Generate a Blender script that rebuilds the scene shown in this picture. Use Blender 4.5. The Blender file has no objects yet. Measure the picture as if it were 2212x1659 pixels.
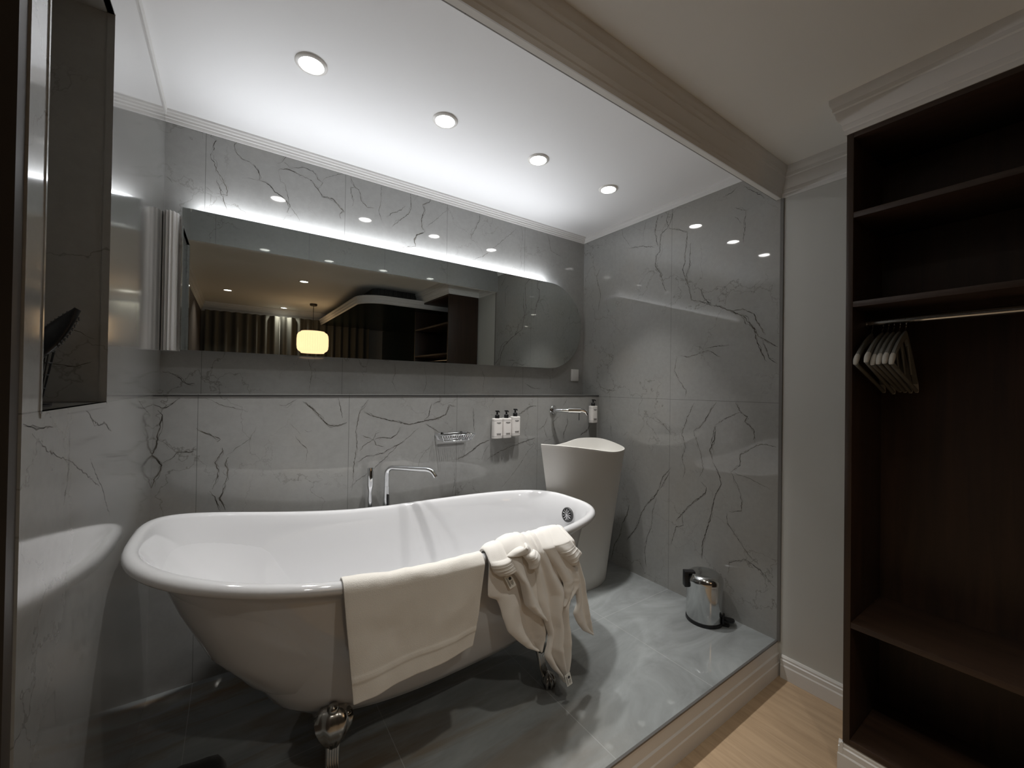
import bpy, bmesh, math, random
from mathutils import Vector, Matrix, noise
random.seed(11)
PI=math.pi
SC=bpy.context.scene
COL=SC.collection
# ---------------------------------------------------------------- setting dimensions (metres, bathroom floor at z = 0)
D=2.205; DL=2.04; XL=-0.248; XR=2.161
ZCEIL=2.317; YE=0.876; YBEAM=0.899; ZBEAM=2.1175; ZLEDGE=1.145; ZROOM=-0.16; ZMAIN=2.25
YFAR=-2.78; XLM=-0.38
XW=1.812; YW=0.52; YW2=-0.42; ZWT=2.12; ZWB=-0.056
# ---------------------------------------------------------------- materials
def mat(name, col=(.8,.8,.8), rough=.5, metal=0., spec=.5, emit=None, estr=0., trans=0., ior=1.5, coat=0.):
    m=bpy.data.materials.new(name); m.use_nodes=True
    b=m.node_tree.nodes['Principled BSDF']
    b.inputs['Base Color'].default_value=(*col,1); b.inputs['Roughness'].default_value=rough
    b.inputs['Metallic'].default_value=metal; b.inputs['Specular IOR Level'].default_value=spec
    b.inputs['IOR'].default_value=ior; b.inputs['Transmission Weight'].default_value=trans
    b.inputs['Coat Weight'].default_value=coat
    if emit: b.inputs['Emission Color'].default_value=(*emit,1); b.inputs['Emission Strength'].default_value=estr
    return m
class NT:
    def __init__(s,m): s.t=m.node_tree; s.n=s.t.nodes; s.l=s.t.links; s.b=s.n['Principled BSDF']
    def new(s,typ,**kw):
        n=s.n.new(typ)
        for k,v in kw.items(): setattr(n,k,v)
        return n
    def link(s,a,b): s.l.new(a,b)
    def math(s,op,a,b=None,clamp=False):
        n=s.new('ShaderNodeMath',operation=op,use_clamp=clamp)
        for i,v in enumerate((a,b)):
            if v is None: continue
            if isinstance(v,(int,float)): n.inputs[i].default_value=v
            else: s.link(v,n.inputs[i])
        return n.outputs[0]
    def ramp(s,fac,stops):
        r=s.new('ShaderNodeValToRGB'); e=r.color_ramp.elements
        while len(e)<len(stops): e.new(.5)
        for i,(p,c) in enumerate(stops):
            e[i].position=p; e[i].color=(*c,1) if len(c)==3 else c
        s.link(fac,r.inputs[0]); return r.outputs[0]
    def mix(s,fac,a,b,mode='MIX'):
        n=s.new('ShaderNodeMix',data_type='RGBA',blend_type=mode)
        for i,v in ((0,fac),(6,a),(7,b)):
            if isinstance(v,(int,float)): n.inputs[i].default_value=v
            elif isinstance(v,tuple): n.inputs[i].default_value=(*v,1)
            else: s.link(v,n.inputs[i])
        return n.outputs[2]
    def coords(s,scale=(1,1,1),rot=(0,0,0),loc=(0,0,0)):
        tc=s.new('ShaderNodeTexCoord'); mp=s.new('ShaderNodeMapping')
        mp.inputs['Scale'].default_value=scale; mp.inputs['Rotation'].default_value=rot; mp.inputs['Location'].default_value=loc
        s.link(tc.outputs['Object'],mp.inputs[0]); return mp.outputs[0]
    def noise(s,vec,scale,detail=4,rough=.55,dist=0.):
        n=s.new('ShaderNodeTexNoise'); n.inputs['Scale'].default_value=scale; n.inputs['Detail'].default_value=detail
        n.inputs['Roughness'].default_value=rough; n.inputs['Distortion'].default_value=dist
        s.link(vec,n.inputs['Vector']); return n
    def bump(s,h,strength=.2,dist=.01):
        n=s.new('ShaderNodeBump'); n.inputs['Strength'].default_value=strength; n.inputs['Distance'].default_value=dist
        s.link(h,n.inputs['Height']); s.link(n.outputs[0],s.b.inputs['Normal'])
def grout(nt,sep,axis,off,period,w):
    c=nt.math('SUBTRACT',sep.outputs[axis],off)
    d=nt.math('PINGPONG',c,period/2)
    return nt.math('LESS_THAN',d,w)
def marble_wall(name,lines,seed):
    """polished light grey wall tile with cloudy tone, hairline cracks and thin joints; lines = (axis, offset, period)"""
    m=mat(name,(.5,.5,.48),.035,spec=.5); nt=NT(m)
    v=nt.coords(loc=(seed,seed*1.7,seed*.6))
    tc=nt.new('ShaderNodeTexCoord'); sep=nt.new('ShaderNodeSeparateXYZ'); nt.link(tc.outputs['Object'],sep.inputs[0])
    cl=nt.noise(v,2.2,6,.6,.4).outputs['Fac']
    base=nt.ramp(cl,[(.3,(.27,.27,.26)),(.55,(.325,.325,.315)),(.75,(.37,.37,.365))])
    fine=nt.noise(v,38,3,.7).outputs['Fac']
    base=nt.mix(.5,base,nt.ramp(fine,[(.3,(.30,.30,.29)),(.7,(.36,.36,.35))]))
    warm=nt.ramp(nt.noise(v,1.3,4,.6,.6).outputs['Fac'],[(.50,(0,0,0)),(.70,(1,1,1))])
    base=nt.mix(nt.math('MULTIPLY',warm,.30),base,(.36,.325,.275))
    # hairline cracks
    wob=nt.noise(v,5,5,.6)
    vm=nt.new('ShaderNodeVectorMath',operation='SCALE'); nt.link(wob.outputs['Color'],vm.inputs[0]); vm.inputs['Scale'].default_value=.35
    va=nt.new('ShaderNodeVectorMath',operation='ADD'); nt.link(v,va.inputs[0]); nt.link(vm.outputs[0],va.inputs[1])
    vo=nt.new('ShaderNodeTexVoronoi',feature='DISTANCE_TO_EDGE'); vo.inputs['Scale'].default_value=3.3; nt.link(va.outputs[0],vo.inputs['Vector'])
    crack=nt.ramp(vo.outputs['Distance'],[(0,(1,1,1)),(.012,(0,0,0))])
    msk=nt.ramp(nt.noise(v,1.7,3,.5).outputs['Fac'],[(.42,(0,0,0)),(.58,(1,1,1))])
    cm=nt.math('MULTIPLY',nt.math('MULTIPLY',crack,msk),.60)
    base=nt.mix(cm,base,(.12,.115,.10))
    g=None
    for ax,off,per in lines:
        q=grout(nt,sep,ax,off,per,.0011); g=q if g is None else nt.math('MAXIMUM',g,q)
    if g is not None: base=nt.mix(nt.math('MULTIPLY',g,.75),base,(.13,.13,.125))
    nt.link(base,nt.b.inputs['Base Color'])
    return m
def vein_mat():
    m=mat('marble vein',(.11,.10,.088),.05); nt=NT(m)
    v=nt.coords()
    nt.link(nt.ramp(nt.noise(v,14,3).outputs['Fac'],[(.35,(.045,.041,.036)),(.65,(.15,.14,.12))]),nt.b.inputs['Base Color'])
    return m
def floor_marble():
    m=mat('polished floor marble',(.4,.42,.42),.03); nt=NT(m)
    tc=nt.new('ShaderNodeTexCoord'); sep=nt.new('ShaderNodeSeparateXYZ'); nt.link(tc.outputs['Object'],sep.inputs[0])
    v=nt.coords(scale=(.9,1.9,1),rot=(0,0,.42))
    st=nt.noise(v,2.2,7,.62,1.2).outputs['Fac']
    base=nt.ramp(st,[(.22,(.13,.135,.135)),(.42,(.215,.225,.225)),(.58,(.265,.28,.28)),(.76,(.34,.355,.355))])
    v2=nt.coords(scale=(.5,3.4,1),rot=(0,0,.5),loc=(3,1,0))
    br=nt.ramp(nt.noise(v2,1.8,5,.6,.8).outputs['Fac'],[(.47,(0,0,0)),(.62,(1,1,1))])
    sx=nt.math('SUBTRACT',1.25,sep.outputs[0],clamp=True)
    base=nt.mix(nt.math('MULTIPLY',nt.math('MULTIPLY',br,sx),.85),base,(.17,.115,.062))
    g=nt.math('MAXIMUM',grout(nt,sep,0,-.112,.573,.0012),grout(nt,sep,1,1.463,1.146,.0012))
    base=nt.mix(nt.math('MULTIPLY',g,.6),base,(.40,.41,.40))
    nt.link(base,nt.b.inputs['Base Color'])
    return m
def wood(name,c1,c2,axis_scale,rough,bands=4.,plank=None):
    m=mat(name,c1,rough); nt=NT(m)
    v=nt.coords(scale=axis_scale)
    n=nt.noise(v,bands,6,.65,.6).outputs['Fac']
    col=nt.ramp(n,[(.28,c1),(.72,c2)])
    if plank:
        tc=nt.new('ShaderNodeTexCoord'); sep=nt.new('ShaderNodeSeparateXYZ'); nt.link(tc.outputs['Object'],sep.inputs[0])
        g=grout(nt,sep,plank[0],plank[1],plank[2],.0008)
        col=nt.mix(nt.math('MULTIPLY',g,.4),col,tuple(x*.45 for x in c1))
    nt.link(col,nt.b.inputs['Base Color'])
    return m
def cloth_mat(name,col,scale=650,strength=.5):
    m=mat(name,col,.95,spec=.15); nt=NT(m)
    v=nt.coords()
    h=nt.noise(v,scale,2,.7).outputs['Fac']
    nt.bump(h,strength,.002)
    b=nt.b.inputs; b['Sheen Weight'].default_value=.25
    return m
M_BACK=marble_wall('grey marble back wall',[(0,-.113,.5735)],1.3)
M_RIGHT=marble_wall('grey marble right wall',[(1,1.463,1.146),(2,1.133,1.2)],6.1)
M_LEFT=marble_wall('grey marble left wall',[(1,1.449,1.146),(2,1.142,1.2)],9.4)
M_VEIN=vein_mat()
for _m in (M_LEFT,):
    _b=_m.node_tree.nodes['Principled BSDF']; _b.inputs['Coat Weight'].default_value=.8; _b.inputs['Coat IOR'].default_value=1.6; _b.inputs['Coat Roughness'].default_value=.10; _b.inputs['Roughness'].default_value=.09
M_FLOORB=floor_marble()
M_CEILB=mat('white ceiling paint',(.93,.93,.93),.6)
M_CEILM=mat('main ceiling paint',(.90,.895,.86),.65)
M_PLASTER=mat('white moulded plaster',(.72,.71,.69),.45)
M_WALLW=mat('off white wall paint',(.56,.56,.53),.6)
M_KICK=mat('white skirting paint',(.66,.63,.60),.4)
M_OAK=wood('oak laminate floor',(.34,.235,.145),(.50,.36,.23),(9,.7,1),.38,3.,(0,.06,.19))
M_WALNUT=wood('dark walnut',(.020,.011,.0065),(.046,.023,.013),(7,7,.45),.42,4.)
M_WALNUT2=wood('dark walnut shelf',(.024,.013,.008),(.05,.026,.015),(7,.5,7),.45,4.)
M_BROWN=mat('dark brown panel',(.075,.058,.050),.5)
M_DARKTRIM=mat('dark metal trim',(.03,.03,.03),.4)
M_CHROME=mat('chrome',(.78,.79,.80),.08,metal=1.)
M_CHROMED=mat('polished steel',(.60,.61,.61),.13,metal=1.)
M_FOOT=mat('antique chrome',(.42,.41,.39),.18,metal=1.)
M_ENAMEL=mat('white bath enamel',(.585,.585,.595),.05,coat=.3)
M_STONE=mat('matt white solid surface',(.60,.585,.55),.42)
M_BLACK=mat('black plastic',(.008,.008,.009),.35)
M_RUBBER=mat('dark grey rubber',(.05,.05,.05),.5)
M_BOTTLE=mat('white bottle plastic',(.80,.77,.74),.35)
M_INK=mat('dark print',(.03,.03,.03),.6)
M_MIRROR=mat('mirror silver',(.58,.605,.58),.0,metal=1.)
M_GREYBOX=mat('grey mirror backing',(.35,.35,.35),.5)
M_LED=mat('led beads',(1,1,1),.5,emit=(.90,.94,1.0),estr=25.)
M_LAMP=mat('downlight diffuser',(1,1,1),.5,emit=(1.,.985,.95),estr=45.)
M_LAMPM=mat('warm downlight diffuser',(1,1,1),.5,emit=(1.,.95,.86),estr=14.)
M_TRIMW=mat('white lamp ring',(.80,.78,.74),.35)
M_TOWEL=cloth_mat('white terry towel',(.80,.77,.73))
M_MAT=cloth_mat('flat cotton mat',(.74,.71,.66),420,.35)
M_LABEL=mat('white woven label',(.82,.82,.78),.8)
M_SOCKET=mat('white switch plastic',(.72,.72,.70),.3)
M_HANGER=mat('pale hanger wood',(.16,.16,.145),.45)
M_HANGEREND=mat('hanger end grain',(.42,.40,.36),.5)
M_CURT=mat('taupe curtain fabric',(.11,.104,.09),.9,spec=.1)
M_TEAL=mat('dark green soffit',(.012,.020,.018),.25)
M_SLAT=mat('dark ribbed slat',(.02,.019,.017),.5)
M_SHADE=mat('glowing pleated shade',(.9,.75,.5),.6,emit=(1.,.64,.35),estr=2.0)
M_DARKBROWN=mat('dark bronze',(.05,.04,.03),.4,metal=.6)
# ---------------------------------------------------------------- mesh helpers
class MB:
    def __init__(s): s.v=[]; s.f=[]; s.mi=[]
    def add(s,verts,faces,mi=0):
        o=len(s.v); s.v+=[tuple(p) for p in verts]; s.f+=[tuple(i+o for i in f) for f in faces]; s.mi+=[mi]*len(faces); return s
    def box(s,x0,x1,y0,y1,z0,z1,mi=0):
        v=[(x,y,z) for x in (x0,x1) for y in (y0,y1) for z in (z0,z1)]
        return s.add(v,[(0,1,3,2),(4,6,7,5),(0,4,5,1),(2,3,7,6),(0,2,6,4),(1,5,7,3)],mi)
    def prism(s,poly,axis,a,b,mi=0):
        """extrude a 2-D polygon along axis between a and b; poly coordinates are the other two axes in order"""
        n=len(poly); V=[]
        for t in (a,b):
            for p in poly:
                q=list(p); q.insert(axis,t); V.append(q)
        F=[(i,(i+1)%n,n+(i+1)%n,n+i) for i in range(n)]+[tuple(range(n))[::-1],tuple(range(n,2*n))]
        return s.add(V,F,mi)
    def lathe(s,prof,c=(0,0,0),seg=32,mi=0,axis=2,cap=True):
        V=[];F=[]
        for r,h in prof:
            for k in range(seg):
                a=2*PI*k/seg; p=[r*math.cos(a),r*math.sin(a)]; p.insert(axis,h) if axis!=0 else p.insert(0,h)
                V.append((p[0]+c[0],p[1]+c[1],p[2]+c[2]))
        for i in range(len(prof)-1):
            for k in range(seg):
                k2=(k+1)%seg; F.append((i*seg+k,i*seg+k2,(i+1)*seg+k2,(i+1)*seg+k))
        if cap:
            F.append(tuple(range(seg))[::-1]); o=(len(prof)-1)*seg; F.append(tuple(range(o,o+seg)))
        return s.add(V,F,mi)
    def tube(s,path,r,seg=10,mi=0,cap=True,flat=None):
        path=[Vector(p) for p in path]; n=len(path); V=[];F=[]
        R=r if isinstance(r,(list,tuple)) else [r]*n
        t0=(path[1]-path[0]).normalized(); up=Vector((0,0,1)) if abs(t0.z)<.9 else Vector((0,1,0))
        nv=t0.cross(up).normalized()
        for i,p in enumerate(path):
            t=(path[min(i+1,n-1)]-path[max(i-1,0)]).normalized()
            nv=(nv-t*nv.dot(t)).normalized(); bv=t.cross(nv)
            for k in range(seg):
                a=2*PI*k/seg; V.append(p+nv*math.cos(a)*R[i]+bv*math.sin(a)*R[i]*(flat or 1))
        for i in range(n-1):
            for k in range(seg):
                k2=(k+1)%seg; F.append((i*seg+k,i*seg+k2,(i+1)*seg+k2,(i+1)*seg+k))
        if cap: F.append(tuple(range(seg))[::-1]); F.append(tuple(range((n-1)*seg,n*seg)))
        return s.add(V,F,mi)
    def rings(s,rings,mi=0,close_u=True,cap0=False,cap1=False):
        n=len(rings[0]); V=[p for r in rings for p in r]; F=[]
        for i in range(len(rings)-1):
            for k in range(n if close_u else n-1):
                k2=(k+1)%n; F.append((i*n+k,i*n+k2,(i+1)*n+k2,(i+1)*n+k))
        if cap0: F.append(tuple(range(n))[::-1])
        if cap1: F.append(tuple(range((len(rings)-1)*n,len(rings)*n)))
        return s.add(V,F,mi)
    def ball(s,c,r,seg=14,rg=9,mi=0,sc=(1,1,1)):
        R=[]
        for i in range(rg+1):
            ph=-PI/2+PI*i/rg; rr=max(math.cos(ph),.001)
            R.append([(c[0]+r*sc[0]*rr*math.cos(2*PI*k/seg),c[1]+r*sc[1]*rr*math.sin(2*PI*k/seg),c[2]+r*sc[2]*math.sin(ph)) for k in range(seg)])
        return s.rings(R,mi,True,True,True)
    def build(s,name,mats,parent=None,smooth=35,bevel=0,mods=None):
        me=bpy.data.meshes.new(name); me.from_pydata(s.v,[],s.f)
        for m in (mats if isinstance(mats,(list,tuple)) else [mats]): me.materials.append(m)
        for p,i in zip(me.polygons,s.mi): p.material_index=i
        bm=bmesh.new(); bm.from_mesh(me)
        bmesh.ops.remove_doubles(bm,verts=bm.verts,dist=1e-5)
        bmesh.ops.recalc_face_normals(bm,faces=bm.faces)
        if bevel:
            es=[e for e in bm.edges if len(e.link_faces)==2 and e.calc_face_angle(0)>.6]
            bmesh.ops.bevel(bm,geom=es,offset=bevel,segments=2,profile=.5,affect='EDGES',clamp_overlap=True)
        if smooth:
            for f in bm.faces: f.smooth=True
            for e in bm.edges:
                if len(e.link_faces)!=2 or e.calc_face_angle(0)>math.radians(smooth): e.smooth=False
        bm.to_mesh(me); bm.free()
        o=bpy.data.objects.new(name,me); COL.objects.link(o)
        if parent: o.parent=parent; o.matrix_parent_inverse=parent.matrix_basis.inverted()
        return o
def thing(name,label,cat,loc=(0,0,0),group=None):
    o=bpy.data.objects.new(name,None); o.empty_display_size=.05; o.location=loc; COL.objects.link(o)
    o['label']=label; o['category']=cat
    if group: o['group']=group
    return o
def tag(o,label,cat,group=None):
    o['label']=label; o['category']=cat
    if group: o['group']=group
    return o
def struct(o): o['kind']='structure'; return o
def copy_thing(src,loc,label):
    c=src.copy(); COL.objects.link(c); c.location=loc; c['label']=label
    for ch in src.children:
        d=ch.copy(); COL.objects.link(d); d.parent=c
        for g in ch.children:
            e=g.copy(); COL.objects.link(e); e.parent=d
    return c
def veins(mb,L,put,mi=1):
    """jittered tapering dark crack lines inlaid in the tile surface, each with a fainter hairline beside it; put(a,b)->3-D point"""
    rnd=random.Random(5)
    def line(pl,w,jit,off):
        pts=[pl[0]]
        for a,b in zip(pl,pl[1:]):
            d=math.hypot(b[0]-a[0],b[1]-a[1]); n=max(1,int(d/.008))
            for k in range(1,n+1):
                t=k/n; j=jit*(1 if k<n else .4)
                pts.append((a[0]+(b[0]-a[0])*t+rnd.uniform(-j,j),a[1]+(b[1]-a[1])*t+rnd.uniform(-j,j)))
        if off:
            q=[];
            for x,y in pts:
                nx=noise.noise((x*26,y*26,off)); ny=noise.noise((x*26,y*26,off+9)); q.append((x+.013*nx,y+.013*ny))
            pts=q
        n=len(pts)
        if n<3: return
        V=[];F=[]
        for i,p in enumerate(pts):
            q0=pts[max(i-1,0)]; q1=pts[min(i+1,n-1)]
            dx,dy=q1[0]-q0[0],q1[1]-q0[1]; l=math.hypot(dx,dy) or 1
            end=min(1,.25+min(i,n-1-i)/6)
            hw=w*.00036*end*rnd.uniform(.35,1.5)
            V.append(put(p[0]-dy/l*hw,p[1]+dx/l*hw)); V.append(put(p[0]+dy/l*hw,p[1]-dx/l*hw))
        for i in range(n-1): F.append((2*i,2*i+1,2*i+3,2*i+2))
        mb.add(V,F,mi)
    for k,(w,pl) in enumerate(L):
        line(pl,w,.0026,0)
        if w>=3: line(pl,max(1.,w*.38),.0022,1.3+k)
        if w>=4: line(pl[len(pl)//3:],1.2,.0022,40.7+k)
# ---- vein lines traced along the tile surfaces (weight, [(a, b) ...]) in metres
VEIN_UP=[(2,[(-0.092,2.285),(-0.098,2.265),(-0.079,2.256)]),(8,[(-0.077,2.258),(-0.085,2.238),(-0.087,2.207)]),(3,[(-0.088,2.206),(-0.094,2.194),(-0.094,2.168),(-0.081,2.157),(-0.077,2.127),(-0.057,2.102),(-0.044,2.07),(-0.033,2.047),(-0.035,2.025),(-0.056,2.025),(-0.075,2.024)]),(3,[(-0.07,2.096),(-0.074,2.077),(-0.063,2.059),(-0.054,2.02),(-0.043,1.987),(-0.036,1.957)]),(3,[(-0.112,2.042),(-0.096,2.031),(-0.088,2.018)]),(2,[(-0.093,2.009),(-0.092,1.958)]),(3,[(-0,2.287),(-0.012,2.256),(-0.005,2.232),(0.016,2.208),(0.048,2.202),(0.071,2.18)]),(6,[(0.059,2.197),(0.08,2.174),(0.092,2.145),(0.085,2.13)]),(4,[(0.085,2.13),(0.113,2.127),(0.139,2.108),(0.147,2.093),(0.176,2.082),(0.201,2.058),(0.208,2.037),(0.199,2.012),(0.206,2.009)]),(2,[(0.081,2.131),(0.053,2.128),(0.018,2.12)]),(3,[(0.139,2.289),(0.172,2.282),(0.197,2.285)]),(9,[(0.198,2.285),(0.185,2.264),(0.175,2.244)]),(3,[(0.175,2.244),(0.156,2.232)]),(4,[(0.183,2.246),(0.198,2.237),(0.208,2.226)]),(5,[(0.159,2.2),(0.169,2.211),(0.208,2.218),(0.269,2.203)]),(4,[(0.269,2.203),(0.3,2.195),(0.332,2.158),(0.354,2.132),(0.403,2.131),(0.431,2.103),(0.454,2.081),(0.437,2.062),(0.441,2.039)]),(2,[(0.159,2.2),(0.17,2.15),(0.189,2.142),(0.2,2.092),(0.211,2.044),(0.247,1.996),(0.254,1.981)]),(3,[(0.208,2.226),(0.268,2.248),(0.309,2.244),(0.331,2.21),(0.353,2.199),(0.337,2.171),(0.332,2.158)]),(2,[(0.353,2.205),(0.363,2.226),(0.401,2.249),(0.456,2.279)]),(3,[(0.479,2.289),(0.492,2.247),(0.509,2.222),(0.527,2.214),(0.54,2.162),(0.571,2.133),(0.607,2.137)]),(3,[(0.509,2.222),(0.486,2.215),(0.487,2.184),(0.499,2.151),(0.497,2.12)]),(2,[(0.642,2.28),(0.644,2.191),(0.632,2.131),(0.652,2.072)]),(3,[(0.674,2.106),(0.702,2.136),(0.734,2.151),(0.78,2.196)]),(3,[(0.703,2.059),(0.755,2.117),(0.795,2.153),(0.811,2.191),(0.806,2.275)]),(2,[(-0.222,2.266),(-0.199,2.265),(-0.176,2.276)]),(2,[(-0.128,2.279),(-0.124,2.245)]),(3,[(-0.241,2.046),(-0.229,2.037),(-0.222,2.027)]),(4,[(0.937,2.291),(0.921,2.259),(0.88,2.232),(0.889,2.2),(0.874,2.142),(0.878,2.097),(0.895,2.078)]),(7,[(0.895,2.078),(0.847,2.048),(0.832,2.018),(0.84,1.981)]),(3,[(0.84,1.981),(0.793,1.971),(0.755,1.956)]),(2,[(0.903,2.107),(0.968,2.173),(1.035,2.242)]),(3,[(1.255,2.287),(1.256,2.237),(1.219,2.161),(1.192,2.105)]),(2,[(1.576,2.28),(1.588,2.21),(1.574,2.099),(1.581,1.992)]),(2,[(1.796,2.285),(1.822,2.225),(1.835,2.161),(1.936,2.134)]),(2,[(1.203,1.974),(1.289,2.016),(1.387,2.105),(1.533,2.243)])]
VEIN_LOW=[(4,[(-0.248,1.105),(-0.223,1.09),(-0.209,1.093),(-0.193,1.108),(-0.17,1.13)]),(5,[(-0.234,1.083),(-0.221,1.066),(-0.226,1.039),(-0.229,1.01),(-0.234,0.981),(-0.235,0.949),(-0.245,0.924),(-0.249,0.914),(-0.237,0.899),(-0.22,0.873),(-0.227,0.843),(-0.241,0.82),(-0.247,0.788)]),(3,[(-0.232,0.974),(-0.216,0.962),(-0.193,0.937)]),(3,[(-0.22,0.879),(-0.198,0.891),(-0.17,0.919),(-0.147,0.92),(-0.132,0.914),(-0.117,0.937)]),(5,[(-0.116,1.01),(-0.091,0.99),(-0.057,0.973),(-0.038,0.96),(-0.047,0.951)]),(4,[(-0.031,0.927),(-0.029,0.911),(-0.046,0.886),(-0.055,0.867),(-0.042,0.839),(-0.045,0.804),(-0.057,0.775),(-0.061,0.76)]),(5,[(-0.011,0.885),(-0.021,0.86),(-0.011,0.832),(-0.012,0.812),(-0.019,0.782),(-0.027,0.74),(-0.036,0.722),(-0.027,0.698),(-0.017,0.669)]),(4,[(-0.07,0.754),(-0.053,0.728),(-0.043,0.692),(-0.036,0.67)]),(2,[(-0.09,1.129),(-0.059,1.114),(-0.028,1.096),(0.021,1.085),(0.054,1.071)]),(3,[(0.169,1.099),(0.194,1.095),(0.213,1.107),(0.235,1.124)]),(3,[(0.262,1.111),(0.309,1.076),(0.35,1.031)]),(2,[(0.211,1.015),(0.237,0.988),(0.253,0.966)]),(2,[(0.268,0.987),(0.283,0.975),(0.299,0.979)]),(2,[(0.234,0.959),(0.253,0.928),(0.281,0.9),(0.285,0.883),(0.278,0.832)]),(3,[(-0.03,0.923),(-0.028,0.903),(-0.04,0.889)]),(3,[(-0.022,0.837),(-0.028,0.826),(-0.015,0.809)]),(2,[(-0.018,0.891),(0.024,0.927),(0.066,0.96),(0.089,1.011)]),(4,[(0.272,1.11),(0.318,1.062),(0.355,1.015),(0.379,0.999),(0.412,0.998),(0.451,1.012)]),(3,[(0.408,1.134),(0.421,1.09),(0.431,1.033)]),(3,[(0.551,1.12),(0.52,1.084),(0.506,1.047),(0.501,1),(0.492,0.963),(0.5,0.921),(0.498,0.879),(0.489,0.837),(0.481,0.744)]),(4,[(0.531,1.057),(0.568,1.04),(0.638,1.019),(0.7,1.005),(0.758,0.989),(0.829,1.004),(0.897,1.01),(0.967,1.035),(0.986,1.088),(1.026,1.076)]),(4,[(0.841,1.012),(0.865,1.029),(0.871,1.061),(0.883,1.101)]),(3,[(0.933,1.136),(0.937,1.113),(0.895,1.095)]),(3,[(0.577,0.841),(0.63,0.855),(0.685,0.881),(0.739,0.903)]),(3,[(0.499,0.815),(0.545,0.843),(0.577,0.843)]),(2,[(0.471,0.698),(0.506,0.731),(0.567,0.766),(0.62,0.81),(0.702,0.886),(0.759,0.927),(0.811,0.97)]),(3,[(0.575,0.921),(0.523,0.946)]),(3,[(0.575,0.921),(0.534,0.897),(0.514,0.872)]),(3,[(0.575,0.921),(0.592,0.893),(0.63,0.885)]),(3,[(0.575,0.921),(0.618,0.93),(0.662,0.921),(0.695,0.942),(0.712,0.977)]),(3,[(0.575,0.921),(0.591,0.953),(0.617,0.957)]),(3,[(0.848,0.989),(0.885,0.967),(0.936,0.935)]),(2,[(0.887,0.873),(0.85,0.841),(0.82,0.803),(0.815,0.752)]),(4,[(1.031,0.784),(1.072,0.793),(1.134,0.825),(1.184,0.859),(1.25,0.88)]),(4,[(1.447,1.022),(1.493,1.041),(1.543,1.071),(1.595,1.074)]),(3,[(1.237,0.766),(1.319,0.804),(1.406,0.83),(1.496,0.851),(1.594,0.873)]),(2,[(1.156,0.779),(1.2,0.769),(1.214,0.806),(1.25,0.857)]),(2,[(1.339,0.587),(1.417,0.657),(1.482,0.724),(1.531,0.787),(1.595,0.838)]),(3,[(1.137,1.068),(1.142,0.993),(1.146,0.93)]),(2,[(1.011,0.581),(1.026,0.657),(1.025,0.742)]),(2,[(0.477,0.682),(0.486,0.733),(0.485,0.801)]),(3,[(1.859,1.118),(1.826,1.076)]),(2,[(1.975,1.134),(1.994,1.1)]),(3,[(1.61,0.918),(1.661,0.944),(1.692,1)]),(3,[(1.661,0.94),(1.667,0.907),(1.689,0.865)]),(3,[(1.8,1.009),(1.735,0.966),(1.746,0.928),(1.763,0.886)]),(4,[(1.861,1.007),(1.865,0.948),(1.835,0.894),(1.83,0.848)]),(7,[(2.076,0.931),(2.046,0.897),(1.986,0.865)])]
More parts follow.
